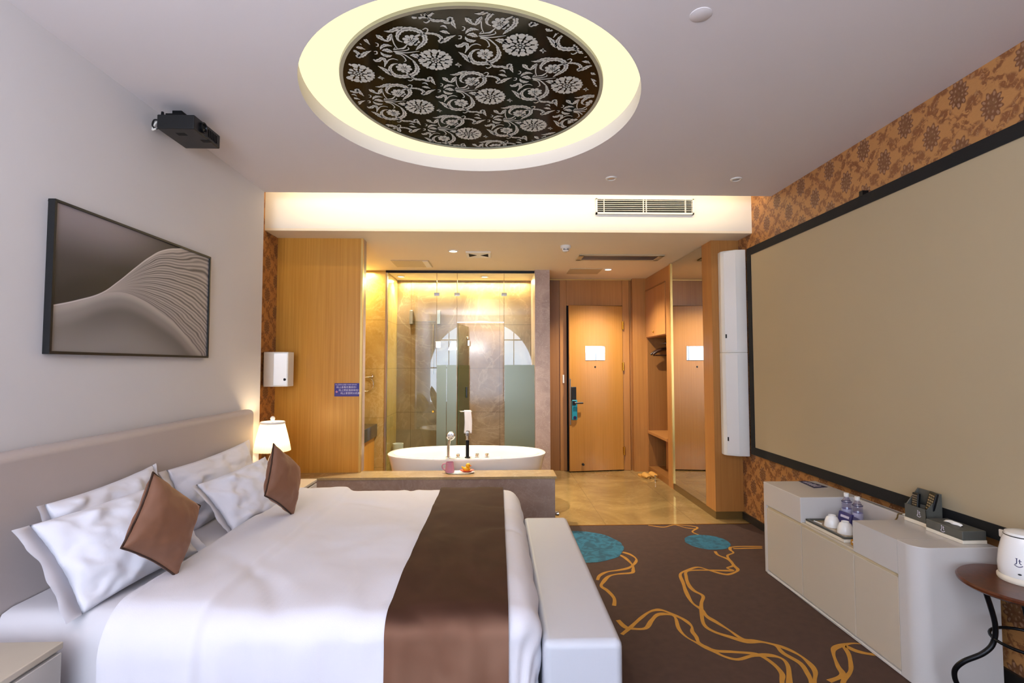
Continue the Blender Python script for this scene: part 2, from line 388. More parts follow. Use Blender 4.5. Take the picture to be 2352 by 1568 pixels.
# pleated lamp shade lets light through
def shade_mat():
    m = bpy.data.materials.new('pleated_shade'); m.use_nodes = True; nt = m.node_tree; nt.nodes.clear(); X.nt = nt
    N = nt.nodes.new; o = N('ShaderNodeOutputMaterial')
    d = N('ShaderNodeBsdfDiffuse'); d.inputs[0].default_value = lin('#fff1d2')
    t = N('ShaderNodeBsdfTranslucent'); t.inputs[0].default_value = lin('#fff0cf')
    e = N('ShaderNodeEmission'); e.inputs[0].default_value = lin('#ffe9b8'); e.inputs[1].default_value = .04
    mx = N('ShaderNodeMixShader'); mx.inputs[0].default_value = .6
    ad = N('ShaderNodeAddShader')
    nt.links.new(d.outputs[0], mx.inputs[1]); nt.links.new(t.outputs[0], mx.inputs[2])
    nt.links.new(mx.outputs[0], ad.inputs[0]); nt.links.new(e.outputs[0], ad.inputs[1]); nt.links.new(ad.outputs[0], o.inputs[0])
    return m
M['shade'] = shade_mat()

# ---------------------------------------------------------------- mesh helpers
class MB:
    def __init__(s): s.v = []; s.f = []; s.m = []
    def add(s, verts, faces, m=0):
        o = len(s.v); s.v += [tuple(p) for p in verts]
        for f in faces: s.f.append(tuple(i+o for i in f)); s.m.append(m)
        return s
    def box(s, x0, x1, y0, y1, z0, z1, m=0):
        p = [(x, y, z) for z in (z0, z1) for y in (y0, y1) for x in (x0, x1)]
        return s.add(p, [(0,2,3,1), (4,5,7,6), (0,1,5,4), (1,3,7,5), (3,2,6,7), (2,0,4,6)], m)
    def quad(s, a, b, c, d, m=0): return s.add([a, b, c, d], [(0,1,2,3)], m)
    def prism(s, poly, z0, z1, axis='z', m=0):
        def P(a, b, h): return {'z': (a, b, h), 'y': (a, h, b), 'x': (h, a, b)}[axis]
        n = len(poly)
        v = [P(a, b, z0) for a, b in poly] + [P(a, b, z1) for a, b in poly]
        f = [tuple(range(n))[::-1], tuple(range(n, 2*n))] + [(i, (i+1) % n, n+(i+1) % n, n+i) for i in range(n)]
        return s.add(v, f, m)
    def lathe(s, prof, c=(0,0,0), n=32, m=0, axis='z', sx=1.0, sy=1.0, cap=True):
        v = []; f = []
        for r, h in prof:
            for i in range(n):
                a = 2*PI*i/n; p, q = r*math.cos(a)*sx, r*math.sin(a)*sy
                d = {'z': (p, q, h), 'y': (p, h, q), 'x': (h, p, q)}[axis]
                v.append((c[0]+d[0], c[1]+d[1], c[2]+d[2]))
        for k in range(len(prof)-1):
            for i in range(n):
                j = (i+1) % n; f.append((k*n+i, k*n+j, (k+1)*n+j, (k+1)*n+i))
        if cap:
            if prof[0][0] > 1e-6: f.append(tuple(range(n))[::-1])
            if prof[-1][0] > 1e-6: f.append(tuple(range((len(prof)-1)*n, len(prof)*n)))
        return s.add(v, f, m)
    def tube(s, pts, r, n=10, m=0, closed=False, cap=True):
        pts = [Vector(p) for p in pts]; N = len(pts); v = []; f = []
        up = Vector((0, 0, 1)); prev = None
        for i, p in enumerate(pts):
            a = pts[(i-1) % N] if (closed or i > 0) else p; b = pts[(i+1) % N] if (closed or i < N-1) else p
            t = (b-a).normalized()
            if prev is None:
                prev = t.orthogonal().normalized()
            nn = (prev - t*prev.dot(t))
            nn = nn.normalized() if nn.length > 1e-6 else t.orthogonal().normalized()
            prev = nn; bb = t.cross(nn)
            rr = r[i] if isinstance(r, (list, tuple)) else r
            for k in range(n):
                an = 2*PI*k/n; v.append(p + (nn*math.cos(an)+bb*math.sin(an))*rr)
        L = N if closed else N-1
        for i in range(L):
            for k in range(n):
                j = (i+1) % N; q = (k+1) % n
                f.append((i*n+k, i*n+q, j*n+q, j*n+k))
        if not closed and cap: f.append(tuple(range(n))[::-1]); f.append(tuple(range((N-1)*n, N*n)))
        return s.add(v, f, m)
    def grid(s, nu, nv, fn, m=0, flip=False):
        v = [fn(i, j) for i in range(nu) for j in range(nv)]
        f = []
        for i in range(nu-1):
            for j in range(nv-1):
                q = (i*nv+j, (i+1)*nv+j, (i+1)*nv+j+1, i*nv+j+1)
                f.append(q[::-1] if flip else q)
        return s.add(v, f, m)
    def ball(s, c, r, n=16, m=0, sx=1, sy=1, sz=1):
        k = max(6, n//2)
        prof = [(r*math.sin(PI*i/k), -r*math.cos(PI*i/k)*sz) for i in range(k+1)]
        prof[0] = (0.0, prof[0][1]); prof[-1] = (0.0, prof[-1][1])
        return s.lathe(prof, c, n, m, 'z', sx, sy, cap=False)

OFF = {}
def build(name, mb, mat, parent=None, bevel=0, seg=2, smooth=None, sub=0, kind=None, solid=0):
    me = bpy.data.meshes.new(name)
    off = OFF.get(parent.name, Vector((0, 0, 0))) if parent else Vector((0, 0, 0))
    me.from_pydata([Vector(p)-off for p in mb.v], [], mb.f)
    mats = mat if isinstance(mat, list) else [mat]
    for k in mats: me.materials.append(M[k] if isinstance(k, str) else k)
    for p, i in zip(me.polygons, mb.m): p.material_index = i
    bm = bmesh.new(); bm.from_mesh(me)
    bmesh.ops.remove_doubles(bm, verts=bm.verts, dist=1e-6)
    bmesh.ops.recalc_face_normals(bm, faces=bm.faces)
    bm.to_mesh(me); bm.free()
    if smooth is not None:
        for p in me.polygons: p.use_smooth = True
        me.set_sharp_from_angle(angle=math.radians(smooth))
    o = bpy.data.objects.new(name, me); COL.objects.link(o)
    if parent: o.parent = parent; OFF[o.name] = off
    if solid:
        md = o.modifiers.new('solid', 'SOLIDIFY'); md.thickness = solid; md.offset = 0
    if bevel:
        md = o.modifiers.new('bevel', 'BEVEL'); md.width = bevel; md.segments = seg; md.limit_method = 'ANGLE'
        for p in me.polygons: p.use_smooth = True
        me.set_sharp_from_angle(angle=math.radians(35)); md.harden_normals = True
    if sub:
        md = o.modifiers.new('sub', 'SUBSURF'); md.levels = sub; md.render_levels = sub
        for p in me.polygons: p.use_smooth = True
    if kind: o['kind'] = kind
    return o
def tag(o, label, cat, group=None):
    o['label'] = label; o['category'] = cat
    if group: o['group'] = group
    return o
def thing(name, loc, label, cat, group=None):
    o = bpy.data.objects.new(name, None); COL.objects.link(o); o.location = loc; o.empty_display_size = .1
    OFF[o.name] = Vector(loc)
    return tag(o, label, cat, group)
def struct(name, mb, mat, **kw): return build(name, mb, mat, kind='structure', **kw)
def dup(root, loc, rot=None, label=None):
    r = root.copy(); COL.objects.link(r); r.location = loc
    if rot is not None: r.rotation_euler = rot
    if label: r['label'] = label
    for ch in root.children:
        c = ch.copy(); COL.objects.link(c); c.parent = r
        for g in ch.children:
            d = g.copy(); COL.objects.link(d); d.parent = c
    return r
def text_mb(body, size, place, mb=None, depth=0.0, m=0, align='CENTER'):
    """lettering as flat faces; place maps (x, y) of the text plane to a point"""
    cu = bpy.data.curves.new('lettering', 'FONT'); cu.body = body; cu.size = size; cu.align_x = align; cu.align_y = 'CENTER'
    o = bpy.data.objects.new('lettering', cu); COL.objects.link(o)
    bpy.context.view_layer.update()
    me = bpy.data.meshes.new_from_object(o.evaluated_get(bpy.context.evaluated_depsgraph_get()))
    mb = mb or MB()
    mb.add([place(v.co.x, v.co.y) for v in me.vertices], [tuple(p.vertices) for p in me.polygons], m)
    bpy.data.objects.remove(o); bpy.data.curves.remove(cu); bpy.data.meshes.remove(me)
    return mb
def catmull(pts, k=6):
    P = [Vector(p) for p in pts]; out = []
    for i in range(len(P)-1):
        a = P[max(i-1, 0)]; b = P[i]; c = P[i+1]; d = P[min(i+2, len(P)-1)]
        for j in range(k):
            t = j/k
            out.append(.5*((2*b)+(c-a)*t+(2*a-5*b+4*c-d)*t*t+(3*b-a-3*c+d)*t**3))
    out.append(P[-1]); return out
def nse(x, y, z=0.0): return noise.noise(Vector((x, y, z)))
# ---------------------------------------------------------------- room shell (metres; floor z = 0, camera at the origin of x, y)
XL, XLA, XR = -1.848, -1.994, 2.238
ZC, ZE, YED, YB, YP, YD = 2.776, 2.5555, 4.042, 4.372, 4.632, 6.83
YW = -1.7
DC = (-.129, 2.686)                         # centre of the round ceiling recess
RO, RI = .875, .687

struct('floor', MB().box(-2.6, 2.6, YW-.1, 7.0, -.12, 0), 'tile')
# carpet with its woven pattern
def carpet():
    mb = MB()
    mb.box(XL+.001, XR-.001, YW, 4.477, 0, .006, 0)
    Z = .0062; cnt = [0]
    def ribbon(pts, w0, seed):
        cnt[0] += 1; Z = .0062+cnt[0]*.00006
        P = catmull([(x, y, 0) for x, y in pts], 5); n = len(P); L = []; R = []
        for i, p in enumerate(P):
            t = (P[min(i+1, n-1)] - P[max(i-1, 0)]); t.z = 0
            t = t.normalized() if t.length > 1e-7 else Vector((1, 0, 0)); nn = Vector((-t.y, t.x, 0))
            w = w0*(1 + .75*nse(i*.16, seed))
            L.append((p.x+nn.x*w, p.y+nn.y*w, Z)); R.append((p.x-nn.x*w, p.y-nn.y*w, Z))
        mb.add(L+R, [(i, i+1, n+i+1, n+i) for i in range(n-1)], 1)
    for k, pts in enumerate(CARPET_LINES):
        ribbon(pts, .0105 if len(pts) > 7 else .008, k*3.7)
    # the same winding lines go on towards the window, out of the picture
    for k in (2, 3, 4, 5):
        e = CARPET_LINES[k][-1]
        ribbon([e, (e[0]-.05, e[1]-.3), (e[0]-.3, e[1]-.7), (e[0]-.2, e[1]-1.2), (e[0]-.5, e[1]-1.8)], .011, k*5.1)
    def blob(cx, cy, rx, ry, seed):
        n = 60
        mb.add([(cx+rx*math.cos(2*PI*i/n)*(1+.035*nse(i*.35, seed)), cy+ry*math.sin(2*PI*i/n)*(1+.035*nse(i*.35, seed)), Z+.0012) for i in range(n)], [tuple(range(n))], 2)
    blob(.63, 3.99, .335, .345, 1.0); blob(1.65, 4.035, .17, .17, 9.0); blob(.3, .4, .3, .3, 4.0)
    return tag(build('carpet', mb, ['carpet', 'carpet_gold', 'carpet_blue']), 'dark brown fitted carpet with winding gold lines and blue round spots', 'carpet')
carpet()
struct('trim_1', MB().box(-1.99, 2.238, 4.477, 4.487, 0, .008), 'brass')

# walls
struct('wall_left', MB().box(-2.1, XL, YW, 4.03, 0, 3.02), 'white_wall')
struct('wall_left_alcove', MB().box(-2.1, XLA, 4.03, YP+.12, 0, 3.02), 'wallpaper')
struct('wall_left_bath', MB().box(-2.1, XLA, YP+.12, 7.0, 0, 2.6), 'gold_marble')
struct('wall_right', MB().box(XR, XR+.1, YW, YP, 0, 3.02), 'wallpaper')
struct('baseboard_right', MB().box(XR-.015, XR, YW, YP-.002, .006, .068), 'baseboard')
struct('wall_entrance', MB().box(.5, 2.6, YD, YD+.12, 0, 2.6), 'oak')
struct('wall_bath_back', MB().box(-2.1, .62, 6.92, 7.04, 0, 2.6), 'bath_marble')
# window wall behind the camera: a wide round-headed window
def window_wall():
    cx, cz, r, zb = -.45, 1.2, 1.48, .35
    n = 48; arc = [(cx + r*math.cos(PI*i/n), cz + r*math.sin(PI*i/n)) for i in range(n+1)]
    mb = MB(); y0, y1 = YW-.12, YW
    def q(x0, x1, z0, z1): mb.box(x0, x1, y0, y1, z0, z1)
    q(-2.1, cx-r, 0, 3.02); q(cx+r, 2.4, 0, 3.02); q(cx-r, cx+r, 0, zb)
    for i in range(n):
        a, b = arc[i], arc[i+1]
        mb.prism([(a[0], a[1]), (b[0], b[1]), (b[0], 3.02), (a[0], 3.02)], y0, y1, 'y')
    struct('wall_front', mb, 'white_wall')
    fr = MB()
    path = [(cx-r+.02, zb+.02)] + [(cx+(r-.02)*math.cos(PI-PI*i/n), cz+(r-.02)*math.sin(PI-PI*i/n)) for i in range(n+1)] + [(cx+r-.02, zb+.02)]
    fr.tube([(a, YW-.06, b) for a, b in path], .03, 8, closed=True)
    for dx in (-.9, -.3, .3, .9):
        h = cz + math.sqrt((r-.02)**2 - dx*dx)
        fr.box(cx+dx-.012, cx+dx+.012, YW-.075, YW-.045, zb, h)
    for h, hw in ((1.33, r-.03), (2.1, 1.15)):
        fr.box(cx-hw, cx+hw, YW-.08, YW-.04, h-.018, h+.018)
    w = struct('window_1', fr, 'white_plastic')
    gl = MB(); gl.add([(a, YW-.06, b) for a, b in path], [tuple(range(len(path)))])
    build('window_pane', gl, 'window_glass', w)
window_wall()

# ceilings
def main_ceiling():
    mb = MB(); x0, x1, y0, y1 = XLA, XR, YW, YED
    corners = [math.atan2(y-DC[1], x-DC[0]) % (2*PI) for x in (x0, x1) for y in (y0, y1)]
    an = sorted([2*PI*i/120 for i in range(120)] + corners); n = len(an)
    def edge(a):
        c, s = math.cos(a), math.sin(a); t = 1e9
        if c > 1e-9: t = min(t, (x1-DC[0])/c)
        if c < -1e-9: t = min(t, (x0-DC[0])/c)
        if s > 1e-9: t = min(t, (y1-DC[1])/s)
        if s < -1e-9: t = min(t, (y0-DC[1])/s)
        return DC[0]+c*t, DC[1]+s*t
    inn = [(DC[0]+RO*math.cos(a), DC[1]+RO*math.sin(a)) for a in an]; out = [edge(a) for a in an]
    v = [(*p, ZC) for p in inn] + [(*p, ZC) for p in out] + [(*p, ZC+.09) for p in inn] + [(*p, ZC+.09) for p in out]
    f = []
    for i in range(n):
        j = (i+1) % n
        f += [(i, j, n+j, n+i), (2*n+i, 2*n+j, 3*n+j, 3*n+i), (i, j, 2*n+j, 2*n+i), (n+i, n+j, 3*n+j, 3*n+i)]
    mb.add(v, f)
    struct('ceiling', mb, 'ceiling', smooth=40)
main_ceiling()
struct('ceiling_upper', MB().box(-2.6, 2.6, YW-.12, 4.4, 3.02, 3.1), 'beam')
struct('ceiling_cove', MB().box(XLA, XR, 3.6, 3.62, ZC+.09, 3.02), 'beam')
struct('beam', MB().box(XLA, XR, YB, YB+.2, ZE+.02, 3.02), 'beam')
struct('ceiling_entry', MB().box(-2.1, 2.6, YB, 7.04, ZE, ZE+.02), 'entry_ceiling')

# veneered partition on the left with a stone-faced end, oak pier on the right
struct('partition', MB().box(XLA, -1.242, YP, YP+.12, .445, ZE), 'oak_gold')
struct('trim_2', MB().box(-1.242, -1.224, YP-.004, YP+.03, .445, ZE), 'gold_trim')
struct('trim_3', MB().box(-1.242, -1.226, YP+.03, YP+.125, .445, ZE), 'ledge_stone')
pier = MB(); pier.box(1.98, XR+.3, YP, 4.845, .07, ZE)
struct('pillar_oak', pier, 'oak')
struct('pillar_stone', MB().box(.452, .632, 6.13, 6.83, 0, ZE), 'pillar_stone')
struct('wall_bath_left', MB().box(XLA, -1.36, 6.2, 6.92, 0, ZE), 'gold_marble')
# stone ledge behind the bed
lg = MB(); lg.box(XLA, .495, 4.43, 4.68, 0, .425, 0); lg.box(XLA, .507, 4.415, 4.69, .425, .445, 1)
struct('wall_ledge', lg, ['ledge_stone', 'ledge_top'])
# bronze kickboard along the right side of the entry
struct('baseboard_entry', MB().box(1.985, 2.45, YP+.012, 5.9, 0, .07), 'kick')
# solid wall that the mirror hangs on
struct('wall_entry_right', MB().box(1.99, 2.6, 4.845, 5.83, .07, ZE), 'oak')
struct('wall_entry_outer', MB().box(2.53, 2.63, 5.83, YD, 0, ZE), 'oak_dark')

# door wall: casings, door leaf and fittings
cs = MB(); cs.box(.835, .925, YD-.03, YD, 0, ZE); cs.box(1.682, 1.775, YD-.03, YD, 0, ZE); cs.box(.925, 1.682, YD-.02, YD, 2.20, ZE)
struct('trim_4', cs, 'oak', bevel=.004)
struct('trim_5', MB().box(.70, .835, YD-.012, YD, 0, ZE), 'oak_dark')
struct('trim_6', MB().box(.65, 1.98, YD-.035, YD-.01, ZE-.012, ZE), 'gold_trim')
sh = MB(); sh.box(.925, .932, YD-.03, YD-.002, 0, 2.2); sh.box(1.674, 1.682, YD-.03, YD-.002, 0, 2.2); sh.box(.925, 1.682, YD-.012, YD-.002, 0, 2.2); sh.box(.925, 1.682, YD-.03, YD-.002, 0, .008)
struct('door_gap_shade', sh, 'dark_slot')  # dark strips and sheet stand in for the shade in the door gap
d = thing('door_1', (1.674, YD-.01, 0), 'oak room door standing slightly ajar, with a blue lock cover and mirrored plate', 'door'); d['kind'] = 'structure'
build('door_leaf', MB().box(.934, 1.674, YD-.045, YD-.008, .012, 2.192), 'oak_door', d, bevel=.003)
yk = YD-.045
pl = MB(); pl.box(1.153, 1.424, yk-.006, yk, 1.462, 1.652)
build('mirror_plate', pl, 'plate_mirror', d, bevel=.002)
build('peephole', MB().lathe([(.009, yk-.006), (.012, yk)], (1.288, 0, 1.375), 16, 0, 'y'), 'black', d)
lk = MB(); lk.box(.955, 1.022, yk-.022, yk, .93, 1.115)
lo = build('lock_body', lk, 'black', d, bevel=.006)
build('lock_cover', MB().box(.958, 1.034, yk-.03, yk-.001, .68, .945), 'teal', d, bevel=.012)
hb = MB(); hb.tube([(.99, yk-.02, .905), (.99, yk-.06, .905), (1.10, yk-.06, .905)], .011, 8); hb.box(.965, 1.01, yk-.035, yk-.02, .875, .93)
build('door_handle', hb, 'black', d, smooth=40)
cy = MB(); cy.lathe([(.022, yk-.036), (.022, yk-.028)], (.997, 0, .712), 20, 0, 'y'); cy.lathe([(.011, yk-.04), (.011, yk-.036)], (.997, 0, .712), 16, 0, 'y')
build('key_cylinder', cy, 'navy_print', d)
build('lock_edge', MB().box(.934, .950, yk-.008, yk, .62, 1.22), 'steel', d)
for h in (1.93, 1.38, .26):
    hg = MB(); hg.lathe([(.011, h-.055), (.011, h+.055)], (1.679, yk-.006, 0), 12); hg.box(1.66, 1.69, yk-.004, yk+.002, h-.05, h+.05)
    build('hinge', hg, 'brass', d, smooth=40)
ds = MB(); ds.lathe([(.014, yk-.03), (.016, yk-.004), (.018, yk)], (1.11, 0, .10), 14, 0, 'y')
build('door_stop', ds, 'black', d, smooth=40)
d.rotation_euler = (0, 0, .125)
tag(build('light_switch', MB().box(.868, .892, YD-.042, YD-.03, 1.16, 1.27), 'white_plastic', bevel=.003), 'slim white switch plate on the frame left of the oak door', 'switch')

# mirror and the closet beyond it
mr = thing('wall_mirror', (1.98, 5.29, .07), 'tall frameless mirror panel beside the closet, reflecting the door', 'mirror')
build('mirror_glass', MB().box(1.98, 1.99, 4.846, 5.715, .075, 2.55), 'mirror', mr)
build('edge_strip', MB().box(1.968, 1.99, 5.717, 5.757, .07, 2.555), 'gold_trim', mr)
cl = thing('closet', (2.25, 6.28, 0), 'built-in oak closet with open hanging niche, upper doors and seat', 'closet')
cb = MB()
cb.box(1.98, 2.52, 5.757, 5.915, .0, 2.553); cb.box(1.98, 2.52, 6.70, 6.795, 0, 2.553); cb.box(1.98, 2.52, 5.915, 6.70, 2.385, 2.553)
cb.box(1.98, 2.52, 5.915, 6.70, 1.755, 1.775)
build('carcass', cb, 'oak', cl)
cn = MB(); cn.box(2.50, 2.525, 5.915, 6.70, 0, 2.385); cn.box(1.99, 2.50, 5.915, 5.918, .08, 1.755); cn.box(1.99, 2.50, 6.697, 6.70, .08, 1.755); cn.box(1.985, 2.50, 5.915, 6.70, 0, .075)
build('niche_lining', cn, 'oak_dark', cl)
build('seat', MB().box(1.97, 2.50, 5.918, 6.697, .505, .54), 'oak', cl, bevel=.003)
build('seat_panel', MB().box(2.15, 2.17, 5.918, 6.50, .075, .505), 'oak', cl)
for i, (a, b_) in enumerate(((5.918, 6.304), (6.310, 6.697))):
    dr = build('closet_door', MB().box(1.968, 1.982, a, b_, 1.765, 2.375), 'oak', cl, bevel=.002)
    if i == 1: build('door_knob', MB().ball((1.962, a+.05, 1.82), .011, 10), 'brass', dr, smooth=60)
build('top_slot', MB().box(1.966, 1.981, 5.918, 6.697, 2.378, 2.392), 'oak_dark', cl)
end = MB(); end.box(1.80, 1.98, 6.72, YD, 0, ZE)
struct('wall_closet_end', end, 'oak')
rl = MB(); rl.tube([(2.2, 5.92, 1.685), (2.2, 6.695, 1.685)], .0125, 12)
build('hanging_rail', rl, 'chrome', cl, smooth=40)
def hanger(y):
    t = thing('coat_hanger', (2.2, y, 1.55), '', 'hanger', 'wooden hangers in the closet')
    arm = [(2.2-.2, y, 1.535), (2.2-.12, y, 1.585), (2.2, y, 1.61), (2.2+.12, y, 1.585), (2.2+.2, y, 1.535)]
    mb = MB(); mb.tube(catmull(arm, 5), [.013+.006*math.sin(PI*i/20) for i in range(21)], 10); mb.tube([(2.03, y, 1.525), (2.37, y, 1.525)], .008, 8)
    build('hanger_body', mb, 'dark_wood', t, smooth=50)
    hk = [(2.2, y, 1.61), (2.2, y, 1.655)] + [(2.2+.022*math.sin(a), y, 1.685-.022*math.cos(a)+.0) for a in [i*PI/8 for i in range(1, 13)]]
    build('hook', MB().tube(hk, .003, 6), 'chrome', t)
    return t
h1 = hanger(6.60); h1['label'] = 'dark wooden coat hanger on the rail, the one deeper in the closet'
h2 = dup(h1, (2.2, 6.50, 1.55), None, 'dark wooden coat hanger on the rail, the one nearer the mirror')
# ---------------------------------------------------------------- round ceiling light with the patterned black panel
def ceiling_light():
    t = thing('ceiling_light', (DC[0], DC[1], ZC+.09), 'large round recessed ceiling light around a black panel with silver flower scrolls', 'ceiling light')
    cx, cy = DC
    n = 120
    g = MB(); g.lathe([(RI-.01, ZC+.098), (RO+.03, ZC+.098), (RO+.03, ZC+.091), (RI-.01, ZC+.091)], (cx, cy, 0), n, cap=False); g.f += []
    build('glow_ring', g, 'ring_glow', t)
    r = MB(); r.lathe([(RI-.016, ZC+.094), (RI-.018, ZC+.076), (RI, ZC+.076), (RI+.002, ZC+.094)], (cx, cy, 0), n, cap=False)
    build('rim', r, 'rim_grey', t, smooth=40)
    R = RI-.017
    p = MB()
    zt, zp = ZC+.080, ZC+.0785
    p.add([(cx+R*math.cos(2*PI*i/n), cy+R*math.sin(2*PI*i/n), zt) for i in range(n)], [tuple(range(n))], 0)
    R2 = R-.012
    def okp(x, y): return (x-cx)**2+(y-cy)**2 < R2*R2
    def poly(pts):
        if all(okp(a, b) for a, b in pts): p.add([(a, b, zp) for a, b in pts], [tuple(range(len(pts)))], 1)
    def stroke(pts, ox, oy):
        P = catmull([(x, y, w) for x, y, w in pts], 6); m = len(P)
        L = []; Q = []
        for i, c in enumerate(P):
            d = P[min(i+1, m-1)]-P[max(i-1, 0)]; d = Vector((d.x, d.y)); d = d.normalized() if d.length > 1e-9 else Vector((1, 0))
            w = max(c.z*1.3, .0016)*(1+.2*math.sin(i*1.9)*(c.z > .004))
            L.append((ox+c.x-d.y*w, oy+c.y+d.x*w)); Q.append((ox+c.x+d.y*w, oy+c.y-d.x*w))
        for i in range(m-1):
            # broad leaves are split by a dark middle vein
            wid = P[i].z
            if wid > .0048 and i % 6 != 5:
                mid0 = ((L[i][0]+Q[i][0])/2, (L[i][1]+Q[i][1])/2); mid1 = ((L[i+1][0]+Q[i+1][0])/2, (L[i+1][1]+Q[i+1][1])/2)
                k = .12
                lerp = lambda a, b, s: (a[0]+(b[0]-a[0])*s, a[1]+(b[1]-a[1])*s)
                poly([L[i], L[i+1], lerp(mid1, L[i+1], k), lerp(mid0, L[i], k)]); poly([lerp(mid0, Q[i], k), lerp(mid1, Q[i+1], k), Q[i+1], Q[i]])
            else: poly([L[i], L[i+1], Q[i+1], Q[i]])
    def petal(ox, oy, a, d0, ln, wd, gap=.0):
        c, s = math.cos(a), math.sin(a); out = []
        for i in range(10):
            th = 2*PI*i/10; u = d0+ln*math.cos(th); v = wd*math.sin(th)*(1+.35*math.cos(th))
            out.append((ox+c*u-s*v, oy+s*u+c*v))
        poly(out)
    def peony(ox, oy):
        for k in range(11): petal(ox, oy, 2*PI*k/11+.2, .0625, .0205, .0150)
        for k in range(9): petal(ox, oy, 2*PI*k/9+.5, .0365, .0120, .0100)
        for k in range(11): petal(ox, oy, 2*PI*(k+.5)/11+.2, .075, .010, .0062)
        for k in range(8): petal(ox-.0, oy, 2*PI*k/8, .0165, .0065, .0052)
        petal(ox, oy, 0, 0, .007, .005)
    def bloom(ox, oy):
        for k in range(8): petal(ox, oy, 2*PI*k/8+.3, .0255, .0145, .0102)
        for k in range(5): petal(ox, oy, 2*PI*k/5, .0075, .0045, .0032)
    for i in range(-4, 5):
        for j in range(-4, 5):
            ox = -.297+.4*i+.257*j; oy = 2.375-.122*i+.325*j
            if (ox-cx)**2+(oy-cy)**2 > (R+.35)**2: continue
            for s in DAMASK: stroke(s, ox, oy)
            peony(ox, oy); bloom(ox-.09, oy-.1448); bloom(ox-.1614, oy+.0696)
    build('patterned_panel', p, ['panel_black', 'damask_white'], t)
ceiling_light()

# ---------------------------------------------------------------- ceiling fittings
def grille_beam():
    t = thing('air_grille', (1.286, YB, 2.78), 'white slatted air grille in the bright beam above the entry', 'air vent')
    y = YB
    f = MB(); x0, x1, z0, z1 = .855, 1.715, 2.712, 2.848
    f.box(x0, x1, y-.032, y, z0, z0+.014); f.box(x0, x1, y-.032, y, z1-.008, z1); f.box(x0, x0+.012, y-.032, y, z0, z1); f.box(x1-.012, x1, y-.032, y, z0, z1)
    build('frame', f, 'beam', t)
    build('backing', MB().box(x0+.01, x1-.01, y-.002, y, z0+.012, z1-.006), 'dark_slot', t)
    for k in range(6):
        z = z0+.03+k*.0172
        build('slat', MB().box(x0+.012, x1-.012, y-.033, y-.030, z-.0015, z+.0022), 'white_plastic', t)
    for x in (.925, 1.27, 1.295, 1.64): build('divider', MB().box(x-.0025, x+.0025, y-.035, y-.012, z0+.012, z1-.008), 'white_plastic', t)
grille_beam()
def entry_vent():
    t = thing('return_vent', (1.3, 5.38, ZE), 'long dark ceiling vent in a cream frame above the entry door path', 'air vent')
    z = ZE; x0, x1, y0, y1 = .855, 1.757, 5.25, 5.515
    f = MB(); f.box(x0, x1, y0, y0+.035, z-.012, z); f.box(x0, x1, y1-.035, y1, z-.012, z); f.box(x0, x0+.055, y0, y1, z-.012, z); f.box(x1-.055, x1, y0, y1, z-.012, z)
    build('frame', f, 'gold_trim' if False else 'grey_patch', t, bevel=.003)
    build('backing', MB().box(x0+.05, x1-.05, y0+.03, y1-.03, z-.003, z), 'dark_slot', t)
    s = MB()
    for k in range(9): s.box(x0+.055, x1-.055, y0+.042+k*.0215, y0+.047+k*.0215, z-.011, z-.003)
    build('slat', s, 'steel', t)
entry_vent()
def panel(x0, x1, y0, y1, label, strip):
    t = thing('access_panel', ((x0+x1)/2, (y0+y1)/2, ZE), label, 'access panel')
    build('panel', MB().box(x0, x1, y0, y1, ZE-.008, ZE), 'grey_patch', t, bevel=.002)
    if strip: build('vent_strip', MB().box(x1-.07, x1-.01, y0+.01, y1-.01, ZE-.012, ZE-.008), 'white_plastic', t)
panel(-1.177, -.76, 5.585, 5.955, 'beige access panel with a pale side strip in the ceiling over the bathtub', True)
panel(.87, 1.26, 6.02, 6.36, 'plain beige access panel in the ceiling just before the room door', False)
def heater():
    t = thing('exhaust_unit', (-.197, 5.27, ZE), 'small white ceiling exhaust unit with two dark openings over the bathtub', 'vent')
    x0, x1, y0, y1 = -.325, -.07, 5.135, 5.40; z = ZE
    f = MB(); f.box(x0, x1, y0, y1, z-.012, z)
    build('cover', f, 'white_plastic', t, bevel=.004)
    for s in (-1, 1):
        cx_ = (x0+x1)/2; o = MB(); e = cx_+s*.10
        o.prism([(e, y0+.06), (e, y1-.06), (cx_+s*.02, (y0+y1)/2)], z-.0145, z-.012)
        build('opening', o, 'dark_slot', t)
heater()
def downlight(x, y, z, label, r=.042, lit=True, group='recessed downlights'):
    t = thing('downlight', (x, y, z), label, 'downlight', group)
    g = MB(); g.lathe([(r+.012, z), (r+.011, z-.006), (r, z-.009), (r-.004, z-.004)], (x, y, 0), 28, cap=False)
    build('ring', g, 'white_plastic', t, smooth=40)
    b = MB(); b.lathe([(r-.003, z-.003), (.001, z-.006)], (x, y, 0), 28)
    build('bulb', b, 'lamp_glow' if lit else 'steel', t, smooth=40)
    return t
DL = [(1.335, 6.07, 'lit downlight in the entry ceiling in front of the room door'),
      (-.449, 5.12, 'lit downlight in the ceiling straight above the bathtub'),
      (-.17, 6.62, 'lit downlight behind the glass, right of centre in the wet room'),
      (-1.26, 6.62, 'lit downlight behind the glass at the left end of the wet room')]
for x, y, l in DL: downlight(x, y, ZE, l)
downlight(.838, 3.674, ZC, 'small unlit downlight in the main ceiling nearer the round light', .03, False)
downlight(1.769, 3.668, ZC, 'small unlit downlight in the main ceiling beside the patterned wall', .03, False)
sd = thing('smoke_detector', (.66, 4.88, ZE), 'white dome smoke detector under the entry ceiling', 'smoke detector')
s = MB(); s.lathe([(.052, ZE), (.052, ZE-.02), (.045, ZE-.028)], (.66, 4.88, 0), 28); build('base', s, 'white_plastic', sd, smooth=40)
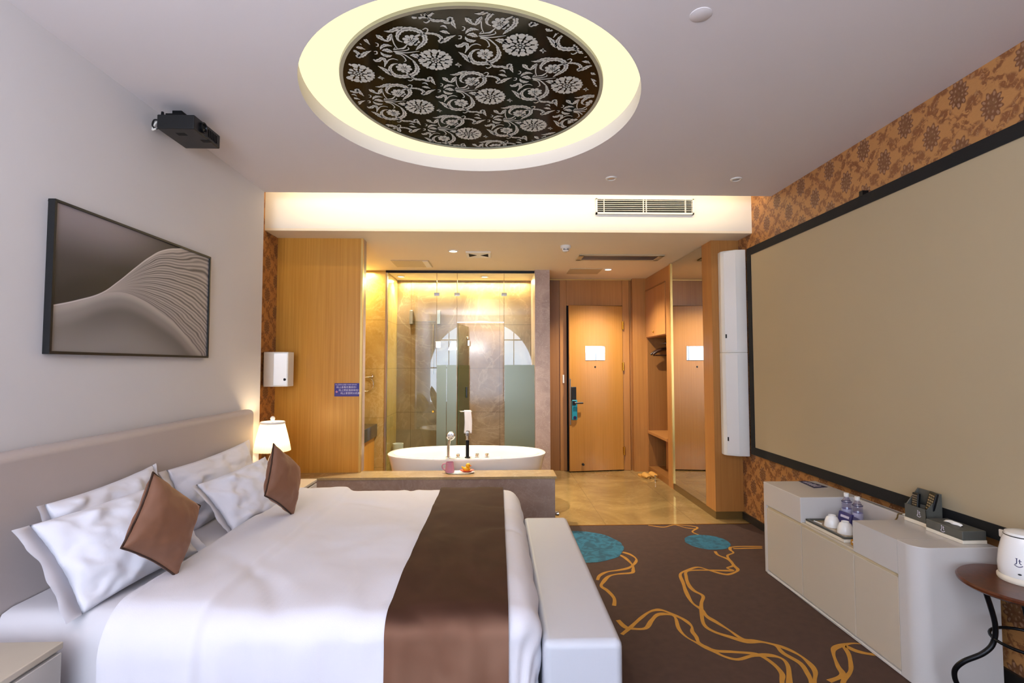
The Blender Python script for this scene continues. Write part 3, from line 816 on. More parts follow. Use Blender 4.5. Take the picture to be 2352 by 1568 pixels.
s = MB(); s.lathe([(.036, ZE-.028), (.032, ZE-.05), (.018, ZE-.058), (0, ZE-.058)], (.66, 4.88, 0), 28); build('sensor_dome', s, 'white_gloss', sd, smooth=50)
for k in range(3): build('sensor_slot', MB().box(.66-.024+k*.018, .66-.014+k*.018, 4.846, 4.852, ZE-.044, ZE-.034), 'dark_slot', sd)
s = MB(); s.lathe([(.042, ZC), (.042, ZC-.002), (.040, ZC-.003), (.0, ZC-.003)], (.799, 1.919, 0), 36)
tag(build('ceiling_plate', s, 'ceiling', smooth=40), 'flat round blanking plate flush with the main ceiling', 'cover plate')

# ---------------------------------------------------------------- projector
def projector():
    t = thing('projector', (-1.63, 2.69, ZC), 'black video projector hung from the ceiling by the white wall', 'projector')
    K = 1.033
    def sc(mb):
        mb.v = [(a*K, b_*K, 1.4+(c_-1.4)*K) for a, b_, c_ in mb.v]; return mb
    x0, x1, y0, y1, z0, z1 = -1.725, -1.538, 2.572, 2.815, 2.598, 2.672
    b = MB(); b.box(x0, x1, y0, y1, z0, z1)
    build('housing', sc(b), 'black', t, bevel=.006)
    b = MB(); b.box(-1.715, -1.632, 2.62, 2.75, z1, z1+.03); b.box(-1.70, -1.65, 2.65, 2.72, z1+.03, 1.4+(ZC-1.4)/K)
    build('mount', sc(b), 'black_metal', t, bevel=.003)
    l = MB(); l.lathe([(.026, x1-.002), (.028, x1+.012), (.022, x1+.012), (.018, x1+.004)], (0, 2.645, 2.637), 24, axis='x', cap=False)
    build('lens_ring', sc(l), 'black_metal', t, smooth=40)
    l = MB(); l.lathe([(.019, x1+.003), (.010, x1+.008), (0, x1+.009)], (0, 2.645, 2.637), 24, axis='x'); build('lens', sc(l), 'panel_black', t, smooth=60)
    f = MB()
    for k in range(6): f.box(x1-.001, x1+.003, 2.70+k*.015, 2.708+k*.015, 2.615, 2.655)
    build('side_vent', sc(f), 'black_metal', t)
    for y in (2.62, 2.70): build('underside_slot', sc(MB().box(-1.66+(y-2.62), -1.615+(y-2.62), y, y+.03, z0-.001, z0+.001)), 'dark_slot', t)
    for k, col in ((0, 'black'), (1, 'white_plastic')):
        pts = [(-1.725, 2.60+.02*k, 2.65-.02*k), (-1.755, 2.60+.02*k, 2.655), (-1.77, 2.61, 2.63-.02*k), (-1.745, 2.60, 2.61), (-1.722, 2.60, 2.62)]
        build('cable', sc(MB().tube(catmull(pts, 5), .0045, 6)), col, t)
    build('foot_screw', sc(MB().lathe([(.008, z1), (.006, z1+.018)], (-1.705, 2.585, 0), 10)), 'black_metal', t)
projector()

# ---------------------------------------------------------------- picture
pt = thing('framed_picture', (XL, 2.69, 1.77), 'black framed print of smooth grey dunes with fine ridges', 'picture')
x = XL+.03; y0, y1, z0, z1 = 2.118, 3.258, 1.448, 2.088; w = .011
f = MB(); f.box(XL, x, y0, y1, z0, z0+w); f.box(XL, x, y0, y1, z1-w, z1); f.box(XL, x, y0, y0+w, z0+w, z1-w); f.box(XL, x, y1-w, y1, z0+w, z1-w)
build('frame', f, 'black', pt, bevel=.001)
build('print', MB().box(XL+.001, x-.008, y0+w, y1-w, z0+w, z1-w), 'art', pt)

# ---------------------------------------------------------------- projection screen on the patterned wall
ps = thing('projection_screen', (XR, 2.77, 1.52), 'huge tan projection screen in a black frame on the patterned wall', 'projection screen')
x0, x1 = 2.195, XR-.001; ya, yb, za, zb, w = 1.15, 4.392, .628, 2.42, .066
f = MB(); f.box(x0, x1, ya, yb, za, za+w); f.box(x0, x1, ya, yb, zb-w, zb); f.box(x0, x1, ya, ya+w, za+w, zb-w); f.box(x0, x1, yb-w, yb, za+w, zb-w)
build('frame', f, 'black_felt', ps, bevel=.002)
build('screen_fabric', MB().box(x0+.006, x0+.012, ya+w, yb-w, za+w, zb-w), 'screen', ps)
build('bracket', MB().box(x0+.005, x1, 2.965, 2.995, zb, zb+.03), 'black_metal', ps)

# ---------------------------------------------------------------- wall speakers
def logo(mb, cx, cz, y, r):
    mb.lathe([(r, y), (r, y+.002)], (cx, 0, cz), 14, 0, 'y')
def column_speaker(z0, z1, label):
    t = thing('column_speaker', (2.14, 4.63, z0), label, 'loudspeaker', 'tall white loudspeakers by the screen')
    poly = [(2.04, 4.627), (2.035, 4.565), (2.05, 4.535), (2.135, 4.475), (2.225, 4.466), (2.228, 4.627)]
    b = MB(); b.prism(poly, z0, z1); build('cabinet', b, 'white_plastic', t, bevel=.006)
    g = MB(); g.prism([(2.052, 4.532), (2.133, 4.474), (2.131, 4.469), (2.05, 4.527)], z0+.02, z1-.02); build('grille', g, 'white_gloss', t)
    l = MB(); l.box(2.052, 2.066, 4.518, 4.524, z0+.13, z0+.165); build('badge', l, 'black', t)
    return t
column_speaker(.592, 1.510, 'lower of the two tall white loudspeakers beside the screen')
column_speaker(1.510, 2.434, 'upper of the two tall white loudspeakers beside the screen')
def box_speaker():
    t = thing('box_speaker', (-1.88, 4.4, 1.22), 'small white loudspeaker on the patterned strip above the bedside lamp', 'loudspeaker')
    z0, z1 = 1.222, 1.514
    b = MB(); b.prism([(-1.9937, 4.40), (-1.968, 4.345), (-1.876, 4.325), (-1.768, 4.355), (-1.765, 4.47), (-1.9937, 4.47)], z0, z1)
    build('cabinet', b, 'white_plastic', t, bevel=.005)
    g = MB(); g.prism([(-1.873, 4.3235), (-1.775, 4.351), (-1.774, 4.347), (-1.872, 4.3195)], z0+.012, z1-.012); build('grille', g, 'white_gloss', t)
    l = MB(); l.lathe([(.011, 4.340), (.011, 4.347)], (-1.79, 0, z0+.06), 14, 0, 'y'); build('badge', l, 'black', t)
box_speaker()

# ---------------------------------------------------------------- blue notice on the golden partition
def notice():
    t = thing('notice_sign', (-1.353, YP, 1.18), 'blue notice with three lines of white characters on the golden partition', 'sign')
    x0, x1, z0, z1 = -1.464, -1.244, 1.122, 1.240; y = YP-.004
    build('plate', MB().box(x0, x1, y, YP, z0, z1), 'blue_print', t)
    def at(ox, oz): return lambda a, b: (ox+a, y-.0008, oz+b)
    mb = MB()
    text_mb('马上扫码关注酒店 WARM SERVICE', .0125, at(x0+.008, z1-.014), mb, align='LEFT')
    text_mb('码上查看优惠房价!', .0215, at(x0+.018, z1-.037), mb, align='LEFT')
    text_mb('码上预定退房续住!', .0215, at(x0+.038, z1-.064), mb, align='LEFT')
    text_mb('码上享受积分优惠!', .0215, at(x0+.055, z1-.091), mb, align='LEFT')
    build('lettering', mb, 'print_white', t)
    e = MB(); cx_, cz_ = x0+.021, z0+.042
    e.add([(cx_-.014, y-.0008, cz_), (cx_, y-.0008, cz_-.011), (cx_+.014, y-.0008, cz_), (cx_+.004, y-.0008, cz_+.004), (cx_, y-.0008, cz_+.014), (cx_-.004, y-.0008, cz_+.004)], [(0,1,2,3,4,5)])
    build('emblem', e, 'pink', t)
notice()
# ---------------------------------------------------------------- bed
TOP = .55
bed = thing('bed', (-.85, 2.65, 0), 'double bed with a white fitted sheet standing against the headboard', 'bed')
hb = MB(); hb.box(-1.847, -1.755, 1.30, 3.765, .05, 1.085)
tag(build('headboard', hb, 'headboard', bevel=.035, seg=5), 'long beige padded headboard panel along the white wall', 'headboard')
build('base', MB().box(-1.75, .02, 1.88, 3.44, .008, .27), 'bed_base', bed, bevel=.02)
def mattress():
    mb = MB(); nx, ny = 60, 60
    x0, x1, y0, y1, r = -1.75, .035, 1.855, 3.47, .07
    def fn(i, j):
        x = x0+(x1-x0)*i/(nx-1)
        s = -.36 + (y1-y0+.72)*j/(ny-1)
        if s < 0: y, d = y0, -s
        elif s > y1-y0: y, d = y1, s-(y1-y0)
        else: y, d = y0+s, 0
        e = min(s, (y1-y0)-s)
        if 0 <= e < r: d = r-math.sqrt(max(0, r*r-(r-e)**2))
        elif e < 0: d = r+(-e)
        z = TOP-.018-d + (.0045*nse(x*4, s*4, 2) + .003*nse(x*13, s*5, 5) if d < .05 else 0)
        w = .006*nse(x*7, d*3, 9) if d > .06 else 0
        return (x, y+w, max(z, .10))
    mb.grid(nx, ny, fn)
    return mb
build('mattress', mattress(), 'sheet', bed, smooth=80)

def prof(s, r, th):
    """arc length past a mattress edge -> (outward, drop)"""
    if s <= 0: return s, 0.0
    a = min(s/r, th); o = r*math.sin(a); d = r*(1-math.cos(a))
    if s > r*th:
        e = s-r*th; o += e*math.cos(th)*.35; d += e
    return o, d
def drape(sx_list, sy_list, xb, yN, yF, top, r, offs, wr, fold=None):
    """sheet over the bed: sx measured from the foot edge xb, sy from the near edge yN inward"""
    W = yF-yN; mb = MB(); nx, ny = len(sx_list), len(sy_list)
    def fn(i, j):
        sx, sy = sx_list[i], sy_list[j]
        ex = sx                                     # >0 past the foot edge
        if sy < 0: ey, side = -sy, -1
        elif sy > W: ey, side = sy-W, 1
        else: ey, side = 0, 0
        if ex > 0 and ey > 0:
            s = math.hypot(ex, ey); o, d = prof(s, r, 1.62)
            x = xb+o*ex/s; y = (yN-o*ey/s) if side < 0 else (yF+o*ey/s); out = Vector((ex/s, side*ey/s))
        elif ex > 0:
            o, d = prof(ex, r, 1.62); x = xb+o; y = yN+sy; out = Vector((1, 0))
        elif ey > 0:
            o, d = prof(ey, r, 1.62); x = xb+sx; y = (yN-o) if side < 0 else (yF+o); out = Vector((0, side))
        else: x, y, d, out = xb+sx, yN+sy, 0, Vector((0, 0))
        k = min(d/.12, 1.0)
        tw = wr*(nse(x*3.1, y*3.1, 1.3)*1.1 + .5*nse(x*8, y*6, 4.1) + .25*nse(x*19+y*7, y*15, 7.7) - 1.5*max(0, .16-abs(nse(x*2.2+y*1.1, y*1.5-x*.6, 12.0)))/.16*(.5+nse(x*1.3, y*1.3, 21.0)))
        hw = wr*1.6*(nse(sx*8+.6*d, d*2.2, 3.3) + .6*nse(sx*17, d*4+sy*.2, 6.1) + (.8*nse(sy*7, d*2, 8.8) if ex > 0 else 0))
        f = fold(x, y) if fold else 0.0
        z = top + offs - d + (tw + f)*(1-k)
        p = Vector((x, y)) + out*(offs + (hw*k) + f*k)
        return (p.x, p.y, max(z, .03))
    mb.grid(nx, ny, fn)
    return mb
def lin_list(a, b, n): return [a+(b-a)*i/(n-1) for i in range(n)]
XB, YN, YF, RR = .045, 1.875, 3.445, .098
def fold(x, y):
    e = -.995 + .02*nse(y*2.5, 3.0) - .03*max(0, 2.0-y)
    t = (e - x)/.008
    st = 1/(1+math.exp(-max(-30, min(30, t))))
    roll = .010*math.exp(-((x+1.29)/.03)**2)
    return .026*st + roll + .004*math.exp(-((x-e)/.02)**2)
sxl = lin_list(-1.345, -1.07, 18) + lin_list(-1.06, -1.00, 14) + lin_list(-.985, -.02, 50) + lin_list(0, .50, 30)
syl = lin_list(-.50, 0, 36)[:-1] + lin_list(0, YF-YN, 70) + lin_list(YF-YN, YF-YN+.45, 18)[1:]
dv = build('duvet', drape(sxl, syl, XB, YN, YF, TOP, RR, .012, .010, fold), 'linen', smooth=80)
tag(dv, 'white duvet spread over the bed, its head end folded back', 'duvet')
tg = MB(); tg.box(-.435, -.405, YN-RR-.026, YN-RR-.022, .27, .335)
build('care_tag', tg, 'print_white', dv)
rsx = lin_list(-.425, -.008, 40)
rsy = lin_list(-.50, 0, 50)[:-1] + lin_list(0, YF-YN, 60) + lin_list(YF-YN, YF-YN+.4, 16)[1:]
rn = thing('bed_runner', (-.17, 2.65, TOP), 'dark brown velvet runner laid across the foot of the bed', 'bed runner')
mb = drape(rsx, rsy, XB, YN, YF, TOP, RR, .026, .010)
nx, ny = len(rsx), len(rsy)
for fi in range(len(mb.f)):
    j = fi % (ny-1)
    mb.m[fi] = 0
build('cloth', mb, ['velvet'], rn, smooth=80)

def pillow_mesh(a, b, H, pinch, seed, wr=.02, flange=0.0, n=36, sag=0.0):
    """two domed faces sharing a seam; local x = long side, y = short side, z = thickness"""
    mb = MB()
    def P(u, v, s):
        x = a*u*(1-pinch*(1-v*v)*abs(u)**1.5); y = b*v*(1-pinch*(1-u*u)*abs(v)**1.5)
        h = H*max(0, (1-abs(u)**2.2))**.5*max(0, (1-abs(v)**2.2))**.5
        edge = max(abs(u), abs(v))
        rip = wr*H*(nse(u*2.2, v*2.2, seed+s) + .6*nse(u*4, v*3, seed*2+s) + .35*abs(nse(u*6+v*4, v*2-u*3, seed*3+s)))*(.25+1.2*edge*(1-edge**8)+.3)
        z = s*(h + rip*min(1, h/(H*.25)))
        seamw = .25*wr*H*nse(u*6, v*6, seed+31)
        z += seamw + sag*(u*u)
        return (x, y, z)
    g = [[(-1+2*i/(n-1)) for i in range(n)]][0]
    g = [math.copysign(abs(t)**.82, t) for t in g]
    for s in (1, -1): mb.grid(n, n, lambda i, j: P(g[i], g[j], s), flip=(s < 0))
    seam = [P(t, -1, 1) for t in g] + [P(1, t, 1) for t in g[1:]] + [P(-t, 1, 1) for t in g[1:]] + [P(-1, -t, 1) for t in g[1:-1]]
    if flange:
        for uu in (-1, 1):
            base = [P(uu, t, 1) for t in g]
            tip = [(p[0]+uu*flange*(1+.5*nse(p[1]*9, seed)), p[1]*(1.02+.05*nse(p[1]*6, seed+2)), p[2]+.018*nse(p[1]*11, seed+5)) for p in base]
            k = len(base); mb.add(base+tip, [(i, i+1, k+i+1, k+i) for i in range(k-1)])
            mb.add([(p[0], p[1], p[2]-.002) for p in base]+[(p[0], p[1], p[2]-.003) for p in tip], [(i, i+1, k+i+1, k+i)[::-1] for i in range(k-1)])
    return mb, seam
def orient(o, loc, A, B):
    A = Vector(A).normalized(); B = Vector(B); B = (B-A*B.dot(A)).normalized(); N = A.cross(B)
    m = Matrix((A, B, N)).transposed()
    o.location = loc; o.rotation_euler = m.to_euler()
def pillow(loc, A, B, a, b, H, seed, label, flange=.035, sag=0.0):
    mb, seam = pillow_mesh(a, b, H, .07, seed, .27, flange, 48, sag)
    o = build('pillow', mb, 'pillow', smooth=180)
    tag(o, label, 'pillow', 'white pillows along the headboard'); orient(o, loc, A, B); return o
# local A runs along the headboard (+y), B up the headboard; normal A x B points to +x
pillow((-1.658, 2.30, .715), (0, 1, .05), (-.26, 0, 1), .30, .185, .07, 3.0, 'white pillow against the headboard at the window end, behind another pillow')
pillow((-1.50, 2.145, .702), (.16, 1, .03), (-.72, .05, 1), .275, .185, .075, 11.0, 'white pillow lying slanted in front at the window end, beside the nearer brown cushion', .055, -.02)
pillow((-1.66, 3.13, .70), (0, 1, .03), (-.32, 0, 1), .41, .18, .075, 17.0, 'white pillow against the headboard at the lamp end, behind another pillow', .045)
pillow((-1.41, 2.98, .675), (.14, 1, .06), (-.80, .05, 1), .29, .165, .07, 23.0, 'white pillow slanted in front at the lamp end, beside the farther brown cushion', .03)
def cushion(c, A, B, seed, label):
    s = .148
    mb, seam = pillow_mesh(s, s, .062, .085, seed, .10, 0, 34)
    o = build('cushion', mb, 'velvet2', smooth=180)
    tag(o, label, 'cushion', 'brown velvet cushions')
    pp = MB(); pp.tube(seam, .0042, 6, closed=True); build('piping', pp, 'piping', o, smooth=60)
    orient(o, c, A, B); return o
cushion((-1.295, 2.05, .782), (.06, .227, -.194), (-.03, .17, .22), 41.0, 'brown velvet cushion standing on a corner, nearer the window')
cushion((-1.168, 2.842, .775), (.05, .234, -.17), (-.03, .2, .2), 57.0, 'brown velvet cushion standing on a corner, nearer the bedside lamp')

# ---------------------------------------------------------------- bench at the foot of the bed
bn = thing('bed_bench', (.29, 2.5, 0), 'long white leather bench at the foot of the bed', 'bench')
build('upholstery', MB().box(.158, .434, 1.79, 3.235, .03, .45), 'bench', bn, bevel=.028, seg=5)
for x in (.20, .40):
    for y in (1.86, 3.17): build('foot', MB().lathe([(.02, .008), (.024, .03)], (x, y, 0), 14), 'black', bn)

# ---------------------------------------------------------------- nightstands
def nightstand(y0, y1, label):
    t = thing('nightstand', (-1.63, (y0+y1)/2, 0), label, 'nightstand', 'white nightstands')
    x0, x1 = (-1.752, -1.42) if y1 < 3 else (-1.842, -1.435)
    c = MB(); c.box(x0, x1-.018, y0, y1, .008, .478); build('carcass', c, 'cab_white', t, bevel=.004)
    build('top', MB().box(x0, x1, y0-.002, y1, .478, .50), 'cab_cream', t, bevel=.004)
    for k in range(2):
        z0 = .05+k*.212
        d = build('drawer', MB().box(x1-.018, x1-.001, y0+.004, y1-.004, z0, z0+.205), 'cab_white', t, bevel=.003)
        build('handle', MB().box(x1-.002, x1+.004, y0+.10, y1-.16, z0+.155, z0+.18), 'steel', d, bevel=.002)
    return t
nightstand(1.27, 1.752, 'white nightstand in the bottom left corner, at the window end of the headboard')
nightstand(3.815, 4.14, 'white nightstand under the lit bedside lamp')

# ---------------------------------------------------------------- bedside lamp
def lamp(x, y, z):
    t = thing('bedside_lamp', (x, y, z), 'lit bedside lamp with a pleated cream shade and ball finial', 'table lamp')
    b = MB(); b.lathe([(.075, z), (.075, z+.012), (.03, z+.03), (.018, z+.06), (.034, z+.12), (.04, z+.16), (.022, z+.21), (.010, z+.235), (.010, z+.262)], (x, y, 0), 28)
    build('base', b, 'porcelain', t, smooth=50)
    n = 144; s = MB()
    def ring(r, h): return [(x+r*(1+.022*math.cos(36*2*PI*i/n))*math.cos(2*PI*i/n), y+r*(1+.022*math.cos(36*2*PI*i/n))*math.sin(2*PI*i/n), h) for i in range(n)]
    prof_ = [(.128, z+.262), (.118, z+.32), (.104, z+.38), (.084, z+.462)]
    v = []
    for r, h in prof_: v += ring(r, h)
    s.add(v, [(k*n+i, k*n+(i+1) % n, (k+1)*n+(i+1) % n, (k+1)*n+i) for k in range(3) for i in range(n)])
    build('lamp_shade', s, 'shade', t, smooth=180)
    r = MB(); r.lathe([(.084, z+.462), (.088, z+.466), (.088, z+.476), (.082, z+.480), (.078, z+.474)], (x, y, 0), 40, cap=False)
    build('shade_band', r, 'white_plastic', t, smooth=50)
    f = MB(); f.lathe([(.006, z+.46), (.006, z+.487)], (x, y, 0), 10); f.ball((x, y, z+.503), .017, 16)
    build('finial', f, 'porcelain', t, smooth=50)
    st = MB()
    for k in range(3):
        a = 2*PI*k/3; st.tube([(x, y, z+.465), (x+.084*math.cos(a), y+.084*math.sin(a), z+.468)], .002, 6)
    build('shade_spider', st, 'brass', t)
    bl = MB(); bl.ball((x, y, z+.35), .026, 14); build('bulb', bl, 'lamp_glow', t)
LAMP = (-1.69, 3.90, .50)
lamp(*LAMP)
# ---------------------------------------------------------------- bathtub with its deck fittings
def tub():
    cx, cy, a, b = -.305, 5.168, .785, .41
    t = thing('bathtub', (cx, cy, 0), 'white oval freestanding bathtub with chrome deck fittings behind the stone ledge', 'bathtub')
    n = 96
    def ell(f, z, e=2.35, k=0.0):
        out = []
        for i in range(n):
            th = 2*PI*i/n; c, s = math.cos(th), math.sin(th)
            out.append((cx+a*f*math.copysign(abs(c)**(2/e), c)*(1-k), cy+b*f*math.copysign(abs(s)**(2/e), s)*(1-k) if True else 0, z))
        return out
    rings = [ell(.80, 0), ell(.85, .02), ell(.90, .22), ell(.96, .42), ell(.985, .50), ell(1.0, .518), ell(1.0, .528), ell(.99, .533)]
    rings += [ell(.93, .533), ell(.91, .525), ell(.88, .47), ell(.80, .22), ell(.70, .13), ell(.45, .11), ell(.02, .11)]
    v = [p for r in rings for p in r]
    f = [(k*n+i, k*n+(i+1) % n, (k+1)*n+(i+1) % n, (k+1)*n+i) for k in range(len(rings)-1) for i in range(n)]
    mb = MB(); mb.add(v, f); mb.f.append(tuple(range(n))[::-1]); mb.m.append(0)
    build('basin', mb, 'porcelain', t, smooth=50)
    # flat deck along the near rim that carries the fittings
    dk = MB(); pts = [(cx-.30, cy-b*.96), (cx+.34, cy-b*.96), (cx+.34, cy-.27), (cx-.30, cy-.27)]
    dk.prism(pts, .515, .5335); build('tap_deck', dk, 'porcelain', t, bevel=.006)
    z = .5335; yy = 4.83
    h = MB(); h.lathe([(.024, z), (.024, z+.01), (.016, z+.014)], (-.462, yy, 0), 20)
    h.tube([(-.462, yy, z+.01), (-.460, yy-.002, z+.12), (-.450, yy-.004, z+.165)], [.015, .013, .012], 12)
    build('hand_shower', h, 'chrome', t, smooth=40)
    hd = MB(); hd.lathe([(.0, yy-.030), (.034, yy-.028), (.041, yy-.018), (.040, yy-.004), (.022, yy+.010), (0, yy+.012)], (-.438, 0, z+.205), 28, 0, 'y', cap=False)
    build('shower_head', hd, 'chrome', t, smooth=40)
    nd = MB()
    for k in range(5): nd.lathe([(.004, yy-.031), (.004, yy-.028)], (-.438+.02*math.cos(k*1.256), 0, z+.205+.02*math.sin(k*1.256)), 8, 0, 'y')
    build('spray_nozzle', nd, 'black', t)
    sp = MB(); sp.lathe([(.026, z), (.026, z+.008), (.016, z+.012), (.016, z+.17), (.0, z+.17)], (-.283, yy, 0), 20)
    build('spout_column', sp, 'black_metal', t, smooth=40)
    st = MB(); st.lathe([(.018, z+.165), (.018, z+.205)], (-.283, yy, 0), 18); st.box(-.301, -.268, yy-.02, yy+.11, z+.205, z+.238); st.box(-.298, -.270, yy-.016, yy+.02, z+.238, z+.246)
    build('spout', st, 'chrome', t, bevel=.003)
    for i, x in enumerate((-.372, -.193, -.100)):
        k = MB(); k.lathe([(.022, z), (.022, z+.007), (.012, z+.009), (.012, z+.014), (.019, z+.016), (.02, z+.036), (.017, z+.038), (0, z+.038)], (x, yy, 0), 20)
        build('tap_knob', k, 'chrome', t, smooth=40)
tub()

# little tray with a pink mug and a rubber duck on the ledge
ZL = .445
def tray_set():
    t = MB(); c = (-.335, 4.585); n = 40
    prof_ = [(.0, ZL), (.118, ZL), (.132, ZL+.008), (.128, ZL+.009), (.115, ZL+.004), (0, ZL+.004)]
    t.lathe(prof_, (c[0], c[1], 0), n, sx=1.0, sy=.52, cap=False)
    tag(build('saucer_tray', t, 'porcelain', smooth=40), 'small oval white tray on the stone ledge under the mug', 'tray')
    mg = thing('mug', (-.425, 4.585, ZL), 'pink mug with its handle to the left on the ledge tray', 'mug')
    z = ZL+.0045; b = MB()
    b.lathe([(0, z), (.036, z), (.041, z+.008), (.041, z+.02), (.034, z+.08), (.034, z+.092), (.031, z+.092), (.031, z+.08), (.037, z+.02), (.03, z+.008), (0, z+.008)], (-.425, 4.585, 0), 32, cap=False)
    build('cup', b, 'pink', mg, smooth=50)
    h = [(-.425-.034, 4.585, z+.078), (-.425-.058, 4.585, z+.074), (-.425-.068, 4.585, z+.052), (-.425-.058, 4.585, z+.03), (-.425-.038, 4.585, z+.022)]
    build('handle', MB().tube(catmull(h, 6), .006, 8), 'pink', mg, smooth=60)
    ds = MB(); zz = ZL+.0085
    ds.lathe([(0, zz), (.03, zz), (.062, zz+.016), (.064, zz+.020), (.058, zz+.018), (.028, zz+.004), (0, zz+.004)], (-.272, 4.575, 0), 32, sx=1.0, sy=.75, cap=False)
    tag(build('soap_dish', ds, 'red_dish', smooth=50), 'coral red oval dish under the rubber duck', 'dish')
    dk = thing('rubber_duck', (-.275, 4.575, zz), 'yellow and orange rubber bath duck in the coral dish', 'bath toy')
    z = zz+.004
    b = MB(); b.ball((-.275, 4.575, z+.022), .028, 20, sx=1.25, sy=.95, sz=.8); b.tube(catmull([(-.300, 4.575, z+.028), (-.313, 4.575, z+.04), (-.318, 4.575, z+.048)], 4), [.012-.0012*i for i in range(9)], 8)
    build('body', b, 'yellow', dk, smooth=80)
    hd = MB(); hd.ball((-.262, 4.572, z+.055), .021, 18); build('head', hd, 'yellow', dk, smooth=80)
    bk = MB(); bk.ball((-.242, 4.567, z+.052), .010, 12, sx=1.2, sz=.5); build('beak', bk, 'orange', dk, smooth=80)
    for s in (-1, 1): build('eye', MB().ball((-.252, 4.572+s*.013-.006*(s < 0), z+.061), .0032, 8), 'black', dk)
tray_set()

# ---------------------------------------------------------------- glazed wet room
Y0 = 6.205
gp = thing('glass_partition', (-.45, Y0, 0), 'floor to ceiling glass partition of the wet room, partly frosted at the bottom', 'glass partition')
hd = MB(); hd.box(-1.36, .452, Y0-.012, Y0+.016, ZE-.03, ZE); build('head_rail', hd, 'black_metal', gp)
ps_ = MB(); ps_.box(-1.36, -1.338, Y0-.02, Y0+.02, 0, ZE-.03); build('side_post', ps_, 'steel', gp)
def pane(x0, x1, z0, z1, mat, name='pane', y=Y0): build(name, MB().box(x0+.0015, x1-.0015, y, y+.008, z0, z1), mat, gp)
pane(-1.338, -.742, .0, ZE-.03, 'glass')
pane(-.742, -.494, 0, ZE-.03, 'glass'); pane(.08, .452, 0, ZE-.03, 'glass'); pane(-.494, .08, 1.925, ZE-.03, 'glass')
pane(-.738, -.62, .0, 1.403, 'frost', 'frosted_film', Y0-.004); pane(-.615, -.498, .0, 1.403, 'frost', 'frosted_film', Y0-.004); pane(.084, .450, 0, 1.403, 'frost', 'frosted_film', Y0-.004)
for x in (-.742, -.494, .08):
    build('pane_edge', MB().box(x-.0025, x+.0025, Y0-.001, Y0+.009, 1.403 if x < -.6 or x > 0 else 0, ZE-.03), 'kick', gp)
    c = MB(); c.box(x-.034, x+.034, Y0-.008, Y0+.016, 2.245, 2.285); build('clip', c, 'chrome', gp, bevel=.003)
for x in (-.72, -.53):
    c = MB(); c.box(x-.032, x+.032, Y0-.014, Y0+.02, 1.61, 1.69); build('hinge_plate', c, 'chrome', gp, bevel=.004)
build('pull_knob', MB().lathe([(.012, Y0-.045), (.016, Y0-.03), (.008, Y0-.026), (.008, Y0)], (-.775, 0, .845), 14, 0, 'y'), 'brass', gp, smooth=40)
build('lintel_rail', MB().box(-.494, .08, Y0-.006, Y0+.014, 1.915, 1.928), 'steel', gp)
gd = thing('glass_door', (-.488, 6.22, 0), 'glass wet room door standing open, frosted green below', 'glass door')
def leaf(z0, z1, off, mat, name):
    a = Vector((-.486, 6.225, 0)); b_ = Vector((-.395, 6.80, 0)); n_ = Vector((.9877, -.156, 0))*.008
    p = [a+n_*off, b_+n_*off, b_+n_*(off+.9), a+n_*(off+.9)]
    m_ = MB(); m_.prism([(q.x, q.y) for q in p], z0, z1); build(name, m_, mat, gd)
leaf(.012, 1.912, 0, 'glass_green', 'pane'); leaf(.012, 1.40, .95, 'frost_green', 'frosted_film')
c = MB(); c.box(-.40, -.372, 6.77, 6.80, 1.66, 1.73); build('hinge_plate', c, 'chrome', gd, bevel=.003)
c = MB(); c.lathe([(.022, 0), (.022, .012)], (0, 0, 0), 18, 0, 'x'); c.v = [(p[0]-.40, p[1]+6.74, p[2]+1.76) for p in c.v]; build('door_stop', c, 'chrome', gd, smooth=40)
c = MB(); c.box(-.41, -.392, 6.62, 6.66, .98, 1.12); build('handle', c, 'black', gd, bevel=.004)
c = MB(); c.tube([(-.475, 6.32, .83), (-.315, 6.32, .83)], .0085, 12); c.lathe([(.016, -.478), (.016, -.47)], (0, 6.32, .83), 14, 0, 'x'); build('towel_rail', c, 'steel', gd, smooth=40)
def towel():
    mb = MB(); prof_ = []
    for k in range(15): prof_.append((6.32-.017, .565+.265*k/14))
    for k in range(1, 8): prof_.append((6.32-.017*math.cos(PI*k/8), .83+.015*math.sin(PI*k/8)))
    for k in range(15): prof_.append((6.32+.017, .83-.18*k/14))
    def fn(i, j):
        u = i/13; y, z = prof_[j]; x = -.408+.085*u + .006*math.sin(j*.25)
        w = .008*math.sin(u*7+j*.05)*min(1, abs(z-.83)*12)
        return (x+.10*(.83-z)*(u-.5)*(.35), y+w*(1 if y > 6.32 else -1), z)
    mb.grid(14, len(prof_), fn); o = build('hand_towel', mb, 'linen', smooth=80, solid=.006)
    tag(o, 'white hand towel hanging over the short rail of the open glass door', 'towel')
towel()
# vanity, basin, towel ring, bin
vn = thing('vanity', (-1.7, 5.8, 0), 'vanity unit with a thick black counter behind the golden partition', 'vanity')
build('counter', MB().box(XLA+.002, -1.445, 5.3, 6.195, .555, .70), 'counter', vn, bevel=.003)
build('cabinet', MB().box(XLA+.002, -1.475, 5.34, 6.19, .0, .555), 'oak_gold', vn, bevel=.002)
bs = MB(); bs.lathe([(.08, .702), (.15, .72), (.19, .80), (.185, .806), (.175, .80), (.13, .735), (0, .728)], (-1.715, 5.86, 0), 40, cap=False)
tag(build('wash_basin', bs, 'porcelain', smooth=50), 'white bowl basin on the black vanity counter', 'basin')
rg = thing('towel_ring', (-1.55, 6.2, 1.26), 'chrome towel ring on the golden marble wall', 'towel ring')
pts = [(-1.575+.085*math.cos(2*PI*i/40), 6.172, 1.175+.085*math.sin(2*PI*i/40)) for i in range(40)]
build('ring', MB().tube(pts, .006, 8, closed=True), 'chrome', rg, smooth=60)
